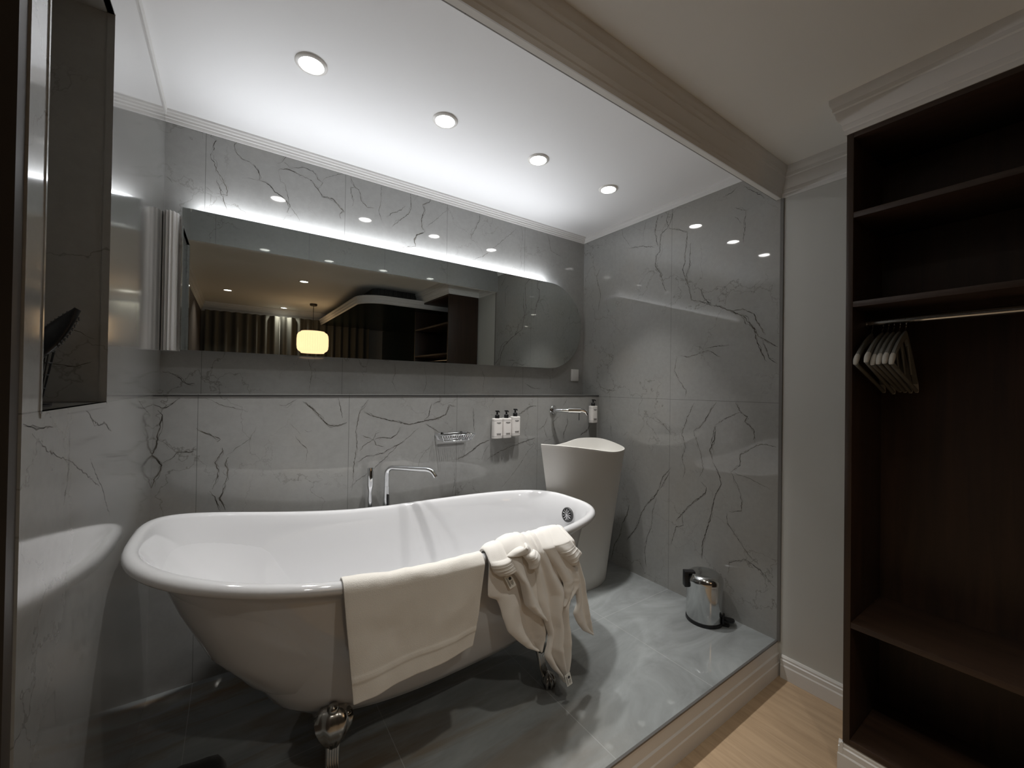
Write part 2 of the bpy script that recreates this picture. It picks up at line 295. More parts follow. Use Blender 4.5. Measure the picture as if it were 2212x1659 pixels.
VEIN_RIGHT=[(4,[(1.553,2.281),(1.572,2.236),(1.582,2.177),(1.56,2.075)]),(4,[(1.456,2.273),(1.465,2.217),(1.493,2.175),(1.541,2.147),(1.545,2.071),(1.545,2.045),(1.57,2.025),(1.579,1.966),(1.538,1.905),(1.522,1.833),(1.497,1.785)]),(4,[(1.493,2.171),(1.418,2.139),(1.363,2.106),(1.367,2.046),(1.375,1.991),(1.375,1.934),(1.392,1.897),(1.369,1.834),(1.347,1.781),(1.333,1.706),(1.274,1.688),(1.209,1.655)]),(4,[(1.341,2.038),(1.344,1.975),(1.344,1.91),(1.365,1.858),(1.356,1.811)]),(5,[(1.278,1.76),(1.253,1.701),(1.209,1.658)]),(7,[(1.209,1.658),(1.162,1.64),(1.103,1.608),(1.039,1.57),(1.004,1.523),(0.97,1.463)]),(5,[(0.97,1.463),(0.932,1.439),(0.882,1.404)]),(4,[(1.103,1.612),(1.046,1.611),(0.991,1.578),(0.978,1.541),(0.951,1.489),(0.938,1.467)]),(4,[(1.052,1.579),(1.031,1.533),(1.004,1.519)]),(5,[(0.991,1.504),(0.977,1.436),(0.957,1.385),(0.931,1.335)]),(4,[(0.951,1.447),(0.918,1.349),(0.884,1.323)]),(3,[(1.787,2.129),(1.697,2.118),(1.581,2.081)]),(2,[(1.849,2.288),(1.836,2.227),(1.776,2.144)]),(3,[(1.404,1.389),(1.346,1.382),(1.287,1.395),(1.23,1.411),(1.16,1.368)]),(3,[(1.242,1.423),(1.175,1.43),(1.115,1.429)]),(3,[(1.422,1.39),(1.435,1.3),(1.398,1.233),(1.357,1.185),(1.37,1.144)]),(3,[(1.093,2.152),(1.03,2.114)]),(3,[(1.093,2.107),(1.057,2.059)]),(3,[(1.037,2.117),(1.039,2.046),(1.049,1.955)]),(3,[(1.157,2.235),(1.109,2.239),(1.08,2.257)]),(3,[(1.052,2.253),(0.99,2.193),(0.944,2.147)]),(3,[(2.035,2.056),(2.075,2.005),(2.032,1.865),(2.057,1.748)]),(3,[(2.028,1.205),(1.955,1.181),(1.88,1.177)]),(2,[(0.999,1.678),(0.992,1.719),(0.96,1.741)]),(3,[(1.484,2.275),(1.503,2.221),(1.474,2.161)]),(2,[(1.646,2.287),(1.666,2.203),(1.676,2.143)]),(4,[(1.18,1.127),(1.227,1.053),(1.262,0.995),(1.312,0.956)]),(3,[(1.312,0.956),(1.288,0.894),(1.264,0.828),(1.25,0.753),(1.272,0.707)]),(3,[(1.309,1.118),(1.35,1.028),(1.383,0.936),(1.358,0.859),(1.381,0.793),(1.361,0.734),(1.375,0.674)]),(3,[(1.055,1.08),(1.117,1.048),(1.183,1.002)]),(5,[(1.183,1.002),(1.187,0.931),(1.216,0.86),(1.198,0.804)]),(4,[(1.198,0.804),(1.159,0.732),(1.151,0.688),(1.183,0.615),(1.196,0.554),(1.208,0.484),(1.229,0.419),(1.254,0.327),(1.252,0.251)]),(4,[(1.078,1.127),(1.051,1.076),(1.017,1.059),(1.031,1.034),(0.986,0.992),(0.986,0.93)]),(4,[(0.885,0.92),(0.95,0.927),(0.986,0.907),(1.053,0.859),(1.052,0.803),(1.099,0.763)]),(3,[(1.099,0.763),(1.063,0.699),(1.043,0.624),(1.046,0.572),(1.104,0.553)]),(3,[(1.12,0.541),(1.112,0.486),(1.064,0.429),(1.01,0.364),(0.981,0.34)]),(4,[(1.263,0.678),(1.231,0.651),(1.24,0.619),(1.303,0.562),(1.349,0.507),(1.417,0.418)]),(3,[(1.445,0.273),(1.416,0.382),(1.367,0.405),(1.378,0.464)]),(3,[(1.109,0.229),(1.102,0.288),(1.025,0.332),(0.952,0.305),(0.889,0.248)]),(3,[(1.187,0.997),(1.208,0.895),(1.19,0.839)]),(2,[(1.099,0.763),(1.014,0.748),(0.9,0.71)]),(3,[(1.569,1.021),(1.513,0.984),(1.451,0.923)]),(4,[(1.453,0.723),(1.509,0.659),(1.531,0.586)]),(7,[(1.531,0.586),(1.563,0.525),(1.619,0.47)]),(4,[(1.619,0.47),(1.661,0.396),(1.694,0.301),(1.773,0.189)]),(7,[(1.754,0.429),(1.776,0.358),(1.812,0.289)]),(4,[(1.812,0.289),(1.83,0.209),(1.877,0.126),(1.905,0.017)]),(3,[(1.547,0.528),(1.577,0.431),(1.584,0.333),(1.616,0.26),(1.632,0.171),(1.618,0.071)]),(3,[(1.925,0.951),(1.918,0.859)]),(3,[(1.811,0.878),(1.775,0.911)]),(3,[(1.456,0.702),(1.501,0.627),(1.524,0.581)])]
VEIN_LEFT=[(3,[(1.188,1.129),(1.23,1.109),(1.286,1.092),(1.341,1.089),(1.404,1.065)]),(3,[(0.88,1.127),(0.929,1.114),(1,1.112)]),(2,[(1.741,1.134),(1.843,1.102),(1.973,1.073)]),(2,[(0.912,1.11),(0.973,1.076),(1.09,1.041),(1.185,1.002),(1.302,0.949)]),(2,[(1.086,1.1),(1.085,1.026),(1.061,0.965)]),(2,[(1.221,1.025),(1.321,0.945),(1.408,0.853)])]
# ================================================================ THE SETTING
# back wall: deep lower half with a ledge on top, marble above
b=MB()
b.prism([(DL,-.02),(2.4,-.02),(2.4,2.5),(D,2.5),(D,ZLEDGE),(DL,ZLEDGE)],0,XL-.2,XR+.2)
VEIN_UP+=[(2,[(.728,1.325),(.737,1.262),(.72,1.211),(.747,1.16)]),(2,[(.906,1.315),(.919,1.2),(.90,1.15)]),(2,[(1.28,1.31),(1.308,1.25),(1.296,1.178),(1.30,1.148)]),(2,[(1.557,1.325),(1.529,1.242)]),(4,[(-.242,1.234),(-.22,1.235),(-.19,1.212),(-.159,1.184),(-.135,1.186)]),(3,[(1.624,1.219),(1.684,1.188),(1.764,1.183)]),(2,[(.30,1.32),(.32,1.25),(.31,1.15)])]
veins(b,VEIN_UP,lambda x,z:(x,D-.0004,z)); veins(b,VEIN_LOW,lambda x,z:(x,DL-.0004,z))
struct(b.build('wall_back',[M_BACK,M_VEIN],smooth=0))
b=MB(); b.box(XL,XR,DL-.0035,DL+.004,ZLEDGE-.0085,ZLEDGE-.003); struct(b.build('trim_1',M_DARKTRIM,smooth=0))
# right wall: marble in the bathroom, painted past the platform edge
b=MB(); b.box(XR,XR+.2,YE,2.4,-.02,2.5)
veins(b,VEIN_RIGHT,lambda y,z:(XR-.0004,y,z))
struct(b.build('wall_right',[M_RIGHT,M_VEIN],smooth=0))
b=MB(); b.box(XR+.006,XR+.2,YFAR-.2,YE-.002,-.3,2.5); struct(b.build('wall_right_painted',M_WALLW,smooth=0))
# left wall with the tall recess
NY0,NY1,NZ0,NZ1,ND=.942,1.343,1.141,2.068,.30
b=MB()
b.box(XL-.4,XL,NY1,2.4,-.02,2.5); b.box(XL-.4,XL,YE,NY0,-.02,2.5)
b.box(XL-.4,XL,NY0,NY1,-.02,NZ0); b.box(XL-.4,XL,NY0,NY1,NZ1,2.5); b.box(XL-.4,XL-ND,NY0,NY1,NZ0,NZ1)
veins(b,VEIN_LEFT,lambda y,z:(XL+.0004,y,z))
veins(b,[(3,[(-.275,1.235),(-.30,1.222),(-.33,1.228),(-.36,1.235)]),(2,[(-.27,1.29),(-.31,1.31),(-.35,1.30)])],lambda x,z:(x,NY1-.0004,z))
struct(b.build('wall_left',[M_LEFT,M_VEIN],smooth=0))
b=MB()   # slim polished edging round the recess
for y in (NY0,NY1): b.box(XL-.012,XL+.0015,y-.003,y+.003,NZ0-.003,NZ1+.003)
b.box(XL-.012,XL+.0015,NY0,NY1,NZ0-.010,NZ0); b.box(XL-.012,XL+.0015,NY0,NY1,NZ1,NZ1+.003)
struct(b.build('trim_2',M_LEFT,smooth=0))
# main-room left wall, far wall
b=MB(); b.box(XLM-.2,XLM,YFAR-.2,YE-.014,-.3,2.5); b.box(XLM,XL-.012,YE-.016,YE-.001,-.3,2.5)
struct(b.build('wall_left_main',M_BROWN,smooth=0))
b=MB(); b.box(XL-.024,XL-.003,YE-.030,YE-.002,ZROOM,2.5); struct(b.build('trim_3',mat('dark jamb',(.045,.037,.030),.45),smooth=0))
b=MB(); b.box(XLM-.2,XR+.2,YFAR-.2,YFAR,-.3,2.5); struct(b.build('wall_front',mat('far wall paint',(.30,.28,.25),.7),smooth=0))
b=MB(); b.box(XR-.03,XR+.005,YFAR,YW2-.003,ZROOM,2.05); struct(b.build('trim_13',M_TEAL,smooth=0))
# floors
b=MB(); b.box(XL-.2,XR+.1,YE,2.3,-.05,0); struct(b.build('floor_bathroom',M_FLOORB,smooth=0))
b=MB(); b.box(XLM-.1,XR+.1,YFAR-.1,YE+.05,-.3,ZROOM); struct(b.build('floor',M_OAK,smooth=0))
# ceilings
b=MB(); b.box(XL-.2,XR+.1,YBEAM,2.3,ZCEIL,ZCEIL+.15); struct(b.build('ceiling_bathroom',M_CEILB,smooth=0))
b=MB(); b.box(XLM-.1,XR+.1,YFAR-.1,YE,ZMAIN,ZMAIN+.2); struct(b.build('ceiling',M_CEILM,smooth=0))
# header between the two rooms
b=MB(); b.box(XL-.2,XR+.1,YE,YBEAM-.004,ZBEAM,2.5); b.box(XL-.2,XR+.1,YBEAM-.004,YBEAM,ZBEAM,2.5,1); struct(b.build('wall_header',[M_CEILM,M_BACK],smooth=0))
# small cornice round the bathroom ceiling (profile: distance from wall, height)
CP=[(0,-.042),(.006,-.042),(.008,-.036),(.008,-.030),(.013,-.028),(.014,-.020),(.019,-.017),(.022,-.010),(.030,-.008),(.032,0),(0,0)]
b=MB(); b.prism([(D-p,ZCEIL+q) for p,q in CP],0,XL,XR); struct(b.build('trim_4',M_PLASTER,smooth=25))
b=MB(); b.prism([(XR-p,ZCEIL+q) for p,q in [(0,-.040),(.005,-.040),(.007,-.02),(.013,-.012),(.015,0),(0,0)]],1,YBEAM,D); struct(b.build('trim_5',M_PLASTER,smooth=25))
b=MB(); b.prism([(XL+p,ZCEIL+q) for p,q in [(0,-.018),(.004,-.018),(.008,0),(0,0)]],1,YBEAM,D); struct(b.build('trim_6',M_PLASTER,smooth=25))
# crown moulding of the main room
h=ZMAIN-ZBEAM
KP=[(0,0),(.008,0),(.012,.006),(.012,.016),(.018,.020),(.022,.030),(.022,.036),(.032,.044),(.046,.060),(.052,.076),(.052,.082),(.062,.086),(.064,.100),(.074,.108),(.078,.120),(.078,h),(0,h)]
KP=[(p*.54,q) for p,q in KP]
def crown(name,path,inward_first=None):
    """sweep KP along a horizontal polyline whose left side is the wall"""
    P=[Vector((x,y)) for x,y in path]; n=len(P); rings=[]
    for i in range(n):
        d0=(P[i]-P[i-1]).normalized() if i>0 else (P[1]-P[0]).normalized()
        d1=(P[i+1]-P[i]).normalized() if i<n-1 else d0
        n0=Vector((d0.y,-d0.x)); n1=Vector((d1.y,-d1.x)); m=(n0+n1).normalized(); k=1/max(.3,m.dot(n0))
        rings.append([(P[i].x+m.x*k*p,P[i].y+m.y*k*p,ZBEAM+q) for p,q in KP])
    bb=MB(); bb.rings(rings,0,True,True,True); return struct(bb.build(name,M_PLASTER,smooth=25))
crown('trim_7',[(XLM,YE),(XR+.006,YE),(XR+.006,YW+.03),(XR+.006,YW),(XW,YW),(XW,YW2),(XR+.006,YW2),(XR+.006,YFAR),(XLM,YFAR),(XLM,YE)])
# dark gap in the marble edge, skirtings
b=MB(); b.box(XR-.0005,XR+.008,YE-.014,YE-.0005,0,ZBEAM); struct(b.build('trim_8',mat('shadow gap filler',(.16,.155,.145),.6),smooth=0))
SP=[(0,0),(.016,0),(.016,.058),(.013,.064),(.013,.082),(.009,.086),(.009,.094),(.004,.103),(0,.103)]
b=MB(); b.prism([(XR+.006-p,ZROOM+q) for p,q in SP],1,YW,YE-.02); struct(b.build('baseboard_right',M_PLASTER,smooth=20))
KPk=[(0,0),(.014,0),(.014,.058),(.011,.063),(.011,.10),(.006,.106),(.004,.150),(.006,.152),(.006,.1595),(0,.1595)]
b=MB(); b.prism([(YE+.002-p,ZROOM+q) for p,q in KPk],0,XLM,XR+.006); struct(b.build('baseboard_platform',M_KICK,smooth=20))
b=MB(); b.box(XL,XR,YE-.0045,YE+.004,-.006,.0008); struct(b.build('trim_9',mat('dark floor edge',(.10,.095,.09),.3),smooth=0))
b=MB()
prof=[(XW-.014-p+.014,ZROOM+q) for p,q in SP]
b.prism([(XW+.01-p,ZROOM+q) for p,q in SP],1,YW2-.02,YW+.012)
b.prism([(YW-.002+p,ZROOM+q) for p,q in SP],0,XW-.004,XR)
struct(b.build('baseboard_wardrobe',M_PLASTER,smooth=20))
b=MB(); b.box(XW+.01,XR,YW2,YW-.002,ZROOM,ZWB); struct(b.build('baseboard_plinth',M_KICK,smooth=0))
# fluted moulding strip in the corner left of the mirror
b=MB(); N=40; pts=[]
x0,x1=XL+.001,-.186
for i in range(N+1):
    t=i/N; x=x0+(x1-x0)*t
    y=D-.018-.034*math.sin(PI*min(1,t*1.15))**.7*(1 if t<.87 else 1)
    y-= .005*math.cos(2*PI*t*5)
    pts.append((x,y))
b.prism([(x0,D)]+pts+[(x1,D)],2,1.322,1.893)
struct(b.build('trim_10',M_PLASTER,smooth=30))
# dropped soffit with cornice in the far corner of the main room
SX0,SY1=1.13,-.16; R=.26
out=[(XR+.006,SY1)]
for i in range(13):
    a=PI/2+PI/2*i/12; out.append((SX0+R+R*math.cos(a),SY1-R+R*math.sin(a)))
out+=[(SX0,YFAR+.09)]
def offs(d): 
    o=[(XR+.006,SY1-d)]
    for i in range(13):
        a=PI/2+PI/2*i/12; rr=max(R-d,.02) if d>0 else R-d; o.append((SX0+R+rr*math.cos(a) if d<R else SX0+d,SY1-R+rr*math.sin(a)))
    return o+[(SX0+d,YFAR+.09)]
SOFP=[(.0,.085),(-.03,.085),(-.03,.072),(-.022,.06),(-.022,.045),(-.012,.03),(-.012,.012),(0,0)]
b=MB(); b.rings([[(x,y,2.05+q) for x,y in offs(d)] for d,q in SOFP],0,False)
o=offs(0); b.add([(x,y,2.0502) for x,y in o]+[(XR+.006,YFAR+.09,2.0502)],[tuple(range(len(o)+1))],1)
b.add([(x,y,2.135) for x,y in offs(0)]+[(XR+.006,YFAR+.09,2.135)],[tuple(range(len(o)+1))],1)
struct(b.build('trim_11',[M_PLASTER,M_TEAL],smooth=30))
b=MB()   # ribbed dark band above the soffit
ins=offs(.17); b.rings([[(x,y,z) for x,y in ins] for z in (2.135,ZMAIN)],0,False)
for (xa,ya),(xb,yb) in zip(ins,ins[1:]):
    L=math.hypot(xb-xa,yb-ya); n=max(1,int(L/.05))
    for k in range(n):
        t=(k+.5)/n; x=xa+(xb-xa)*t; y=ya+(yb-ya)*t; b.box(x-.012,x+.012,y-.012,y+.012,2.135,ZMAIN-.002)
struct(b.build('trim_12',M_SLAT,smooth=0))
# ================================================================ THE BATH
BA,BB,BCX,BCY,BZ0,BKL,BKR,BN,BPW,BEGG,BR=.835,.362,.617,1.553,.603,.134,.006,3.2,1.85,-.105,.0185
ZB=.165
def plan(ang,a0,a1,bw,n=BN):
    """superellipse plan point with separate left/right ends a0<a1 and half width bw"""
    c,s=math.cos(ang),math.sin(ang)
    sx=math.copysign(abs(c)**(2/n),c); sy=math.copysign(abs(s)**(2/n),s)
    cx=(a0+a1)/2; ha=(a1-a0)/2
    x=cx+ha*sx; u=sx
    y=BCY+bw*sy*(1+BEGG*u)
    return x,y,u
def rimz(u): return BZ0+(BKL if u<0 else BKR)*abs(u)**BPW
NB=96
ANG=[2*PI*k/NB for k in range(NB)]
def ring(a0,a1,bw,hf,dz=0,n=BN,zb=ZB):
    R=[]
    for t in ANG:
        x,y,u=plan(t,a0,a1,bw,n); z=zb+(rimz(u)-zb)*hf+dz; R.append((x,y,z))
    return R
bath=thing('bathtub','white freestanding claw-foot bathtub in the middle of the marble bathroom','bathtub',(BCX,BCY,0))
L0,R0=BCX-BA,BCX+BA
rg=[]
# inside floor up to the rim, over the rolled rim, down the outside, under the belly
IN=[(.26,1.16,.17,.205,2.4),(.20,1.22,.225,.215,2.6),(.12,1.28,.262,.26,2.8),(.03,1.335,.287,.37,3.),(-.06,1.372,.305,.54,3.1),(-.125,1.393,.322,.75,3.2),(-.172,1.405,.335,.93,3.2)]
zi=.20
for a0,a1,bw,hf,n in IN: rg.append(ring(a0,a1,bw,(hf-.205)/(.955-.205)*.955,0,n,zi))
for k in range(9):   # rolled rim, from inside over the top to the underside
    a=PI*(.93-k*.17)
    dx=BR*math.cos(a); dz=BR*math.sin(a)
    rg.append(ring(L0-dx,R0+dx,BB+dx,1,dz))
OUT=[(-.186,1.418,.347,.945,3.2),(-.172,1.410,.342,.90,3.2),(-.12,1.396,.332,.76,3.1),(-.055,1.378,.321,.58,3.1),(.01,1.358,.309,.38,3.),(.06,1.337,.298,.22,2.9),(.095,1.315,.283,.11,2.8),(.135,1.285,.262,.04,2.7),(.19,1.235,.225,.005,2.5),(.27,1.16,.15,0,2.3)]
for a0,a1,bw,hf,n in OUT: rg.append(ring(a0,a1,bw,hf,0,n))
b=MB(); b.rings(rg,0,True,True,True)
b.build('tub_shell',M_ENAMEL,bath,smooth=80)
def claw(x,y,dirx,diry):
    """cast claw foot: shell-shaped top on the tub, fluted shank, ball-and-claw toe"""
    d=Vector((dirx,diry,0)).normalized(); p=Vector((-d.y,d.x,0)); B=Vector((x,y,0)); b=MB()
    # fluted scallop shell
    n=26; rings=[]
    prof=[(.118,.012,-.006),(.128,.020,.004),(.145,.027,.012),(.165,.036,.019),(.188,.046,.021),(.208,.051,.016),(.224,.047,.008),(.236,.034,-.002),(.242,.014,-.012)]
    for z,w,o in prof:
        r=[]
        for k in range(n):
            a=2*PI*k/n; fl=1+.10*math.cos(7*a)
            r.append(B+p*(w*fl*math.cos(a))+d*(o+.018*fl*math.sin(a))+Vector((0,0,z)))
        rings.append(r)
    b.rings(rings,0,True,True,True)
    b.ball(tuple(B+d*.012+Vector((0,0,.238))),.017,14,8)
    for s in (-1,1): b.ball(tuple(B+p*(.040*s)+d*.006+Vector((0,0,.212))),.014,12,7)
    # shank, curving outwards to the toe
    path=[B+d*(-.004)+Vector((0,0,.135)),B+d*.004+Vector((0,0,.105)),B+d*.010+Vector((0,0,.08)),B+d*.018+Vector((0,0,.058)),B+d*.030+Vector((0,0,.040))]
    for k in range(5):
        off=p*((k-2)*.0065); b.tube([q+off for q in path],[.0095,.0075,.0068,.0075,.009],8)
    c=B+d*.040+Vector((0,0,.0245)); b.ball(tuple(c),.0245,16,10)
    for k in range(4):   # talons
        a=-1.0+k*.667; dd=(d*math.cos(a)+p*math.sin(a)).normalized()
        b.tube([c-dd*.004+Vector((0,0,.030)),c+dd*.018+Vector((0,0,.022)),c+dd*.029+Vector((0,0,.002)),c+dd*.027+Vector((0,0,-.020))],[.008,.0085,.0075,.004],8)
    return b
for x,y,dx,dy in ((.262,1.290,-.25,-1),(1.045,1.290,.25,-1),(.262,1.80,-.25,1),(1.045,1.80,.25,1)):
    claw(x,y,dx,dy).build('claw_foot',M_FOOT,bath,smooth=50)
# overflow plate on the inner wall at the right-hand end
oc=Vector((1.3855,1.503,.560)); nrm=Vector((-.985,-.10,.14)).normalized()
rot=nrm.to_track_quat('Z','Y').to_matrix().to_4x4(); rot.translation=oc
b=MB(); b.lathe([(.0,.001),(.036,.001),(.036,.006),(.033,.009),(.027,.008),(.026,.004),(0,.004)],seg=36,cap=False,mi=0)
for k in range(11):
    a=2*PI*k/11; ca,sa=math.cos(a),math.sin(a)
    b.tube([(ca*.006,sa*.006,.0075),(ca*.026,sa*.026,.0075)],[.0014,.0032],6,mi=1)
b.lathe([(0,.006),(.007,.007),(.006,.011),(0,.012)],seg=16,mi=1,cap=False)
b.v=[tuple(rot@Vector(q)) for q in b.v]
ov=b.build('overflow_cover',[M_RUBBER,M_CHROME],bath); ov['label']='round overflow with chrome spokes and dark ring'
# ================================================================ TOWELS
def rim_front(x):
    """front crest of the tub rim at x: y of rim centre, z of rim centre"""
    u=(x-BCX)/BA; uu=min(.999,abs(u)); y=BCY-BB*(1-uu**BN)**(1/BN)*(1+BEGG*u)
    return y,rimz(u)
def lerp_poly(pl,t):
    L=[0]
    for a,c in zip(pl,pl[1:]): L.append(L[-1]+math.hypot(c[0]-a[0],c[1]-a[1]))
    s=t*L[-1]
    for i in range(len(pl)-1):
        if s<=L[i+1] or i==len(pl)-2:
            k=(s-L[i])/max(1e-6,L[i+1]-L[i]); a,c=pl[i],pl[i+1]
            return a[0]+(c[0]-a[0])*k,a[1]+(c[1]-a[1])*k
def drape(b,left,right,lift,pleat=0.,npl=2,phase=0.,nu=26,nv=52,inside=.05,thick=.006,wob=.004,seed=1,push=0.,bands=()):
    """a cloth panel hung over the front rim; left/right are (x,z) edge lines of its hanging face"""
    rows=[]
    top=[lerp_poly([left[0],right[0]],i/nu) for i in range(nu+1)]
    # inside drop and over the rolled rim
    for k in range(8):
        row=[]
        for i,(x,_) in enumerate(top):
            r=BR+.006+(lift-.006)*(.25+.75*math.sin(PI*min(1,max(0,i/nu)))**.55)+.0035*noise.noise((x*40,seed,k*.4))
            y,z=rim_front(x); f=math.sin(PI*npl*i/nu+phase)*pleat*.5
            if k<2: row.append((x,y+r,z-inside*(1-k/2)-.004*(k==0)))
            else:
                a=-(k-2)*PI/6.5; row.append((x,y+(r+abs(f))*math.cos(a)*1.,z+(r+abs(f)+.002)*math.sin(-a)))
        rows.append(row)
    for j in range(1,nv+1):
        t=j/nv; lx,lz=lerp_poly(left,t); rx,rz=lerp_poly(right,t); row=[]
        for i in range(nu+1):
            s=i/nu; x=lx+(rx-lx)*s; z=lz+(rz-lz)*s
            x0,z0=top[i]; r=BR+.006+(lift-.006)*(.25+.75*math.sin(PI*s)**.55)
            xr=min(max(x,BCX-.7),BCX+.72); y,zr=rim_front(xr); z-=max(0,z0-(zr+.004))*(1-t)**1.5
            grow=min(1,t*2.2)
            f=math.sin(PI*npl*s*(1+.15*t)+phase)*pleat*grow
            nz=(noise.noise((x*7+seed,z*6,seed*3.1))*wob+noise.noise((x*24+seed,z*15,seed))*wob*.35)*grow+sum(.0026*math.exp(-((t-tb)/.012)**2) for tb in bands)
            yy=min(y,1.185)-r-push*min(1,t*3)-f-nz
            if z>zr-.005: yy+=r*(1-math.sqrt(max(0,1-min(1,(z-zr)/max(r,.001))**2)))
            row.append((x,yy,z))
        rows.append(row)
    o=len(b.v); n=nu+1
    b.rings(rows,0,False)
    return b
def finish_cloth(b,name,m,parent=None,th=.007):
    o=b.build(name,m,parent,smooth=180)
    s=o.modifiers.new('thickness','SOLIDIFY'); s.thickness=th; s.offset=0
    u=o.modifiers.new('soft','SUBSURF'); u.levels=1; u.render_levels=1
    return o
b=MB()
drape(b,[(.254,.660),(.262,.56),(.272,.45),(.284,.317)],[(.703,.622),(.696,.55),(.685,.45),(.673,.38),(.664,.339)],.006,pleat=.005,npl=3,phase=.4,nu=34,nv=60,wob=.009,seed=2,bands=(.79,.815))
mt=finish_cloth(b,'towel_mat',M_MAT,None,.006)
tag(mt,'flat smooth white bath mat hanging over the front rim of the bathtub','bath mat')
tw=thing('bath_towel','crumpled white terry towel heaped over the right end of the bathtub rim','towel',(.95,1.15,.62))
b=MB()
A1=[(0.716,.672),(.713,.619),(.711,.564),(.713,.529),(.749,.504),(.762,.465),(.771,.426),(.79,.367),(.835,.312),(.882,.263),(.93,.235)]
A2=[(.93,.665),(.943,.603),(.955,.524),(.966,.444),(.977,.364),(.983,.323),(.979,.29),(.964,.26),(.945,.225)]
drape(b,A1,A2,.008,pleat=.010,npl=3,phase=.3,seed=4,wob=.012,bands=(.80,.88),inside=.02)
C1=[(1.035,.648),(1.095,.484),(1.119,.363),(1.10,.327),(1.121,.28),(1.156,.236),(1.206,.205)]
C2=[(1.100,.640),(1.139,.506),(1.158,.447),(1.177,.346),(1.187,.293),(1.2,.238),(1.209,.199)]
drape(b,C1,C2,.008,pleat=.010,npl=2,seed=6,nu=14,wob=.009,bands=(.78,.86),inside=.02)
B1=[(.869,.677),(.909,.575),(.916,.461),(.941,.378),(.962,.311),(.953,.268),(.942,.231),(.985,.164),(1.027,.117),(1.045,.085)]
B2=[(.966,.666),(1.014,.551),(1.085,.468),(1.05,.386),(1.054,.332),(1.062,.262),(1.066,.181),(1.064,.122),(1.06,.077)]
drape(b,B1,B2,.017,pleat=.021,npl=4,phase=.2,seed=8,wob=.013,push=.006,bands=(.66,.74),inside=.03)
BF1=[(.93,.672),(1.0,.55),(1.035,.47),(1.043,.40),(1.03,.37)]
BF2=[(1.03,.672),(1.075,.56),(1.118,.470),(1.115,.43),(1.062,.385)]
drape(b,BF1,BF2,.022,pleat=.009,npl=2,phase=.4,seed=9,nu=14,wob=.010,push=.004,bands=(.70,.80),inside=.02)
D1=[(.777,.703),(.799,.631),(.832,.563),(.842,.506),(.852,.449),(.89,.401),(.928,.367)]
D2=[(.839,.690),(.864,.566),(.888,.512),(.908,.462),(.933,.407),(.953,.355),(.958,.335)]
drape(b,D1,D2,.026,pleat=.014,npl=1.5,phase=.2,seed=11,nu=16,wob=.010,push=.010,bands=(.72,.84),inside=.015)
E1=[(.714,.690),(.716,.625),(.726,.581),(.747,.556)]
E2=[(.800,.694),(.806,.623),(.828,.580),(.840,.562)]
drape(b,E1,E2,.024,pleat=.006,npl=1.2,seed=13,nu=16,nv=40,wob=.008,push=.012,bands=(.52,.72,.88),inside=.02)
F1=[(.969,.690),(1.011,.605),(1.049,.546),(1.077,.514)]
F2=[(1.074,.678),(1.103,.606),(1.14,.547),(1.115,.530)]
drape(b,F1,F2,.022,pleat=.008,npl=1.4,phase=.3,seed=15,nu=16,nv=40,wob=.009,push=.006,bands=(.42,.58,.74,.9),inside=.02)
G1=[(.838,.700),(.850,.628),(.866,.581),(.871,.55)]
G2=[(.892,.710),(.906,.643),(.932,.582),(.926,.573)]
drape(b,G1,G2,.032,pleat=.009,npl=1.2,phase=.5,seed=17,nu=14,nv=36,wob=.007,push=.006,bands=(.62,.82),inside=.01)
H1=[(.772,.704),(.800,.668),(.822,.645),(.846,.628)]
H2=[(.888,.716),(.876,.685),(.866,.65),(.858,.628)]
drape(b,H1,H2,.036,pleat=.006,npl=1.2,seed=19,nu=14,nv=24,wob=.007,push=.004,bands=(.85,),inside=.008)
from mathutils.bvhtree import BVHTree
BV=BVHTree.FromPolygons(b.v,b.f)
def front(x,z):
    h=BV.ray_cast(Vector((x,.9,z)),Vector((0,1,0)))[0]
    return Vector((x,(h.y if h else 1.13)-.006,z))
finish_cloth(b,'terry_cloth',M_TOWEL,tw,.007)
def care_label(p,u,v,name):
    """small white woven label with a round dark emblem and lines of print; p corner, u along, v across"""
    p,u,v=Vector(p),Vector(u),Vector(v); n=u.cross(v).normalized(); n=n if n.y<0 else -n
    b=MB(); q=[p,p+u,p+u+v,p+v]; b.add([x for x in q]+[x+n*.0012 for x in q],[(0,1,2,3),(4,5,6,7),(0,1,5,4),(1,2,6,5),(2,3,7,6),(3,0,4,7)],0)
    c=p+u*.30+v*.62+n*.0018; V=[c]
    uu=u.normalized(); vv=v.normalized(); r=v.length*.2
    for k in range(16): V.append(c+uu*r*1.15*math.cos(2*PI*k/16)+vv*r*math.sin(2*PI*k/16))
    b.add(V,[(0,1+k,1+(k+1)%16) for k in range(16)],1)
    for a0,a1,s in ((.14,.80,.17),(.20,.84,.28),(.52,.80,.52),(.50,.84,.64),(.50,.76,.76)):
        o=p+n*.0018; x=a0
        while x<a1:
            w=.05; b.add([o+u*x+v*(s-.03),o+u*(x+w)+v*(s-.03),o+u*(x+w)+v*(s+.03),o+u*x+v*(s+.03)],[(0,1,2,3)],1); x+=w*1.45
    lb=b.build(name,[M_LABEL,M_INK],tw,smooth=0); lb['label']='small white woven label with dark print'
def on_cloth(x0,z0,x1,z1,vx,vz,name):
    p=front(x0,z0); q=front(x1,z1); c=front(x0+vx*.5+(x1-x0)*.5,z0+vz*.5+(z1-z0)*.5)
    d=front(x0+vx,z0+vz); e=front(x1+vx,z1+vz); y0=min(p.y,q.y,c.y,d.y,e.y)-.008; p.y=y0; q.y=y0
    care_label(p,q-p,(vx,0,vz),name)
on_cloth(.766,.547,.792,.500,.026,.008,'care_label')
on_cloth(1.022,.132,1.036,.086,.026,.004,'care_label')
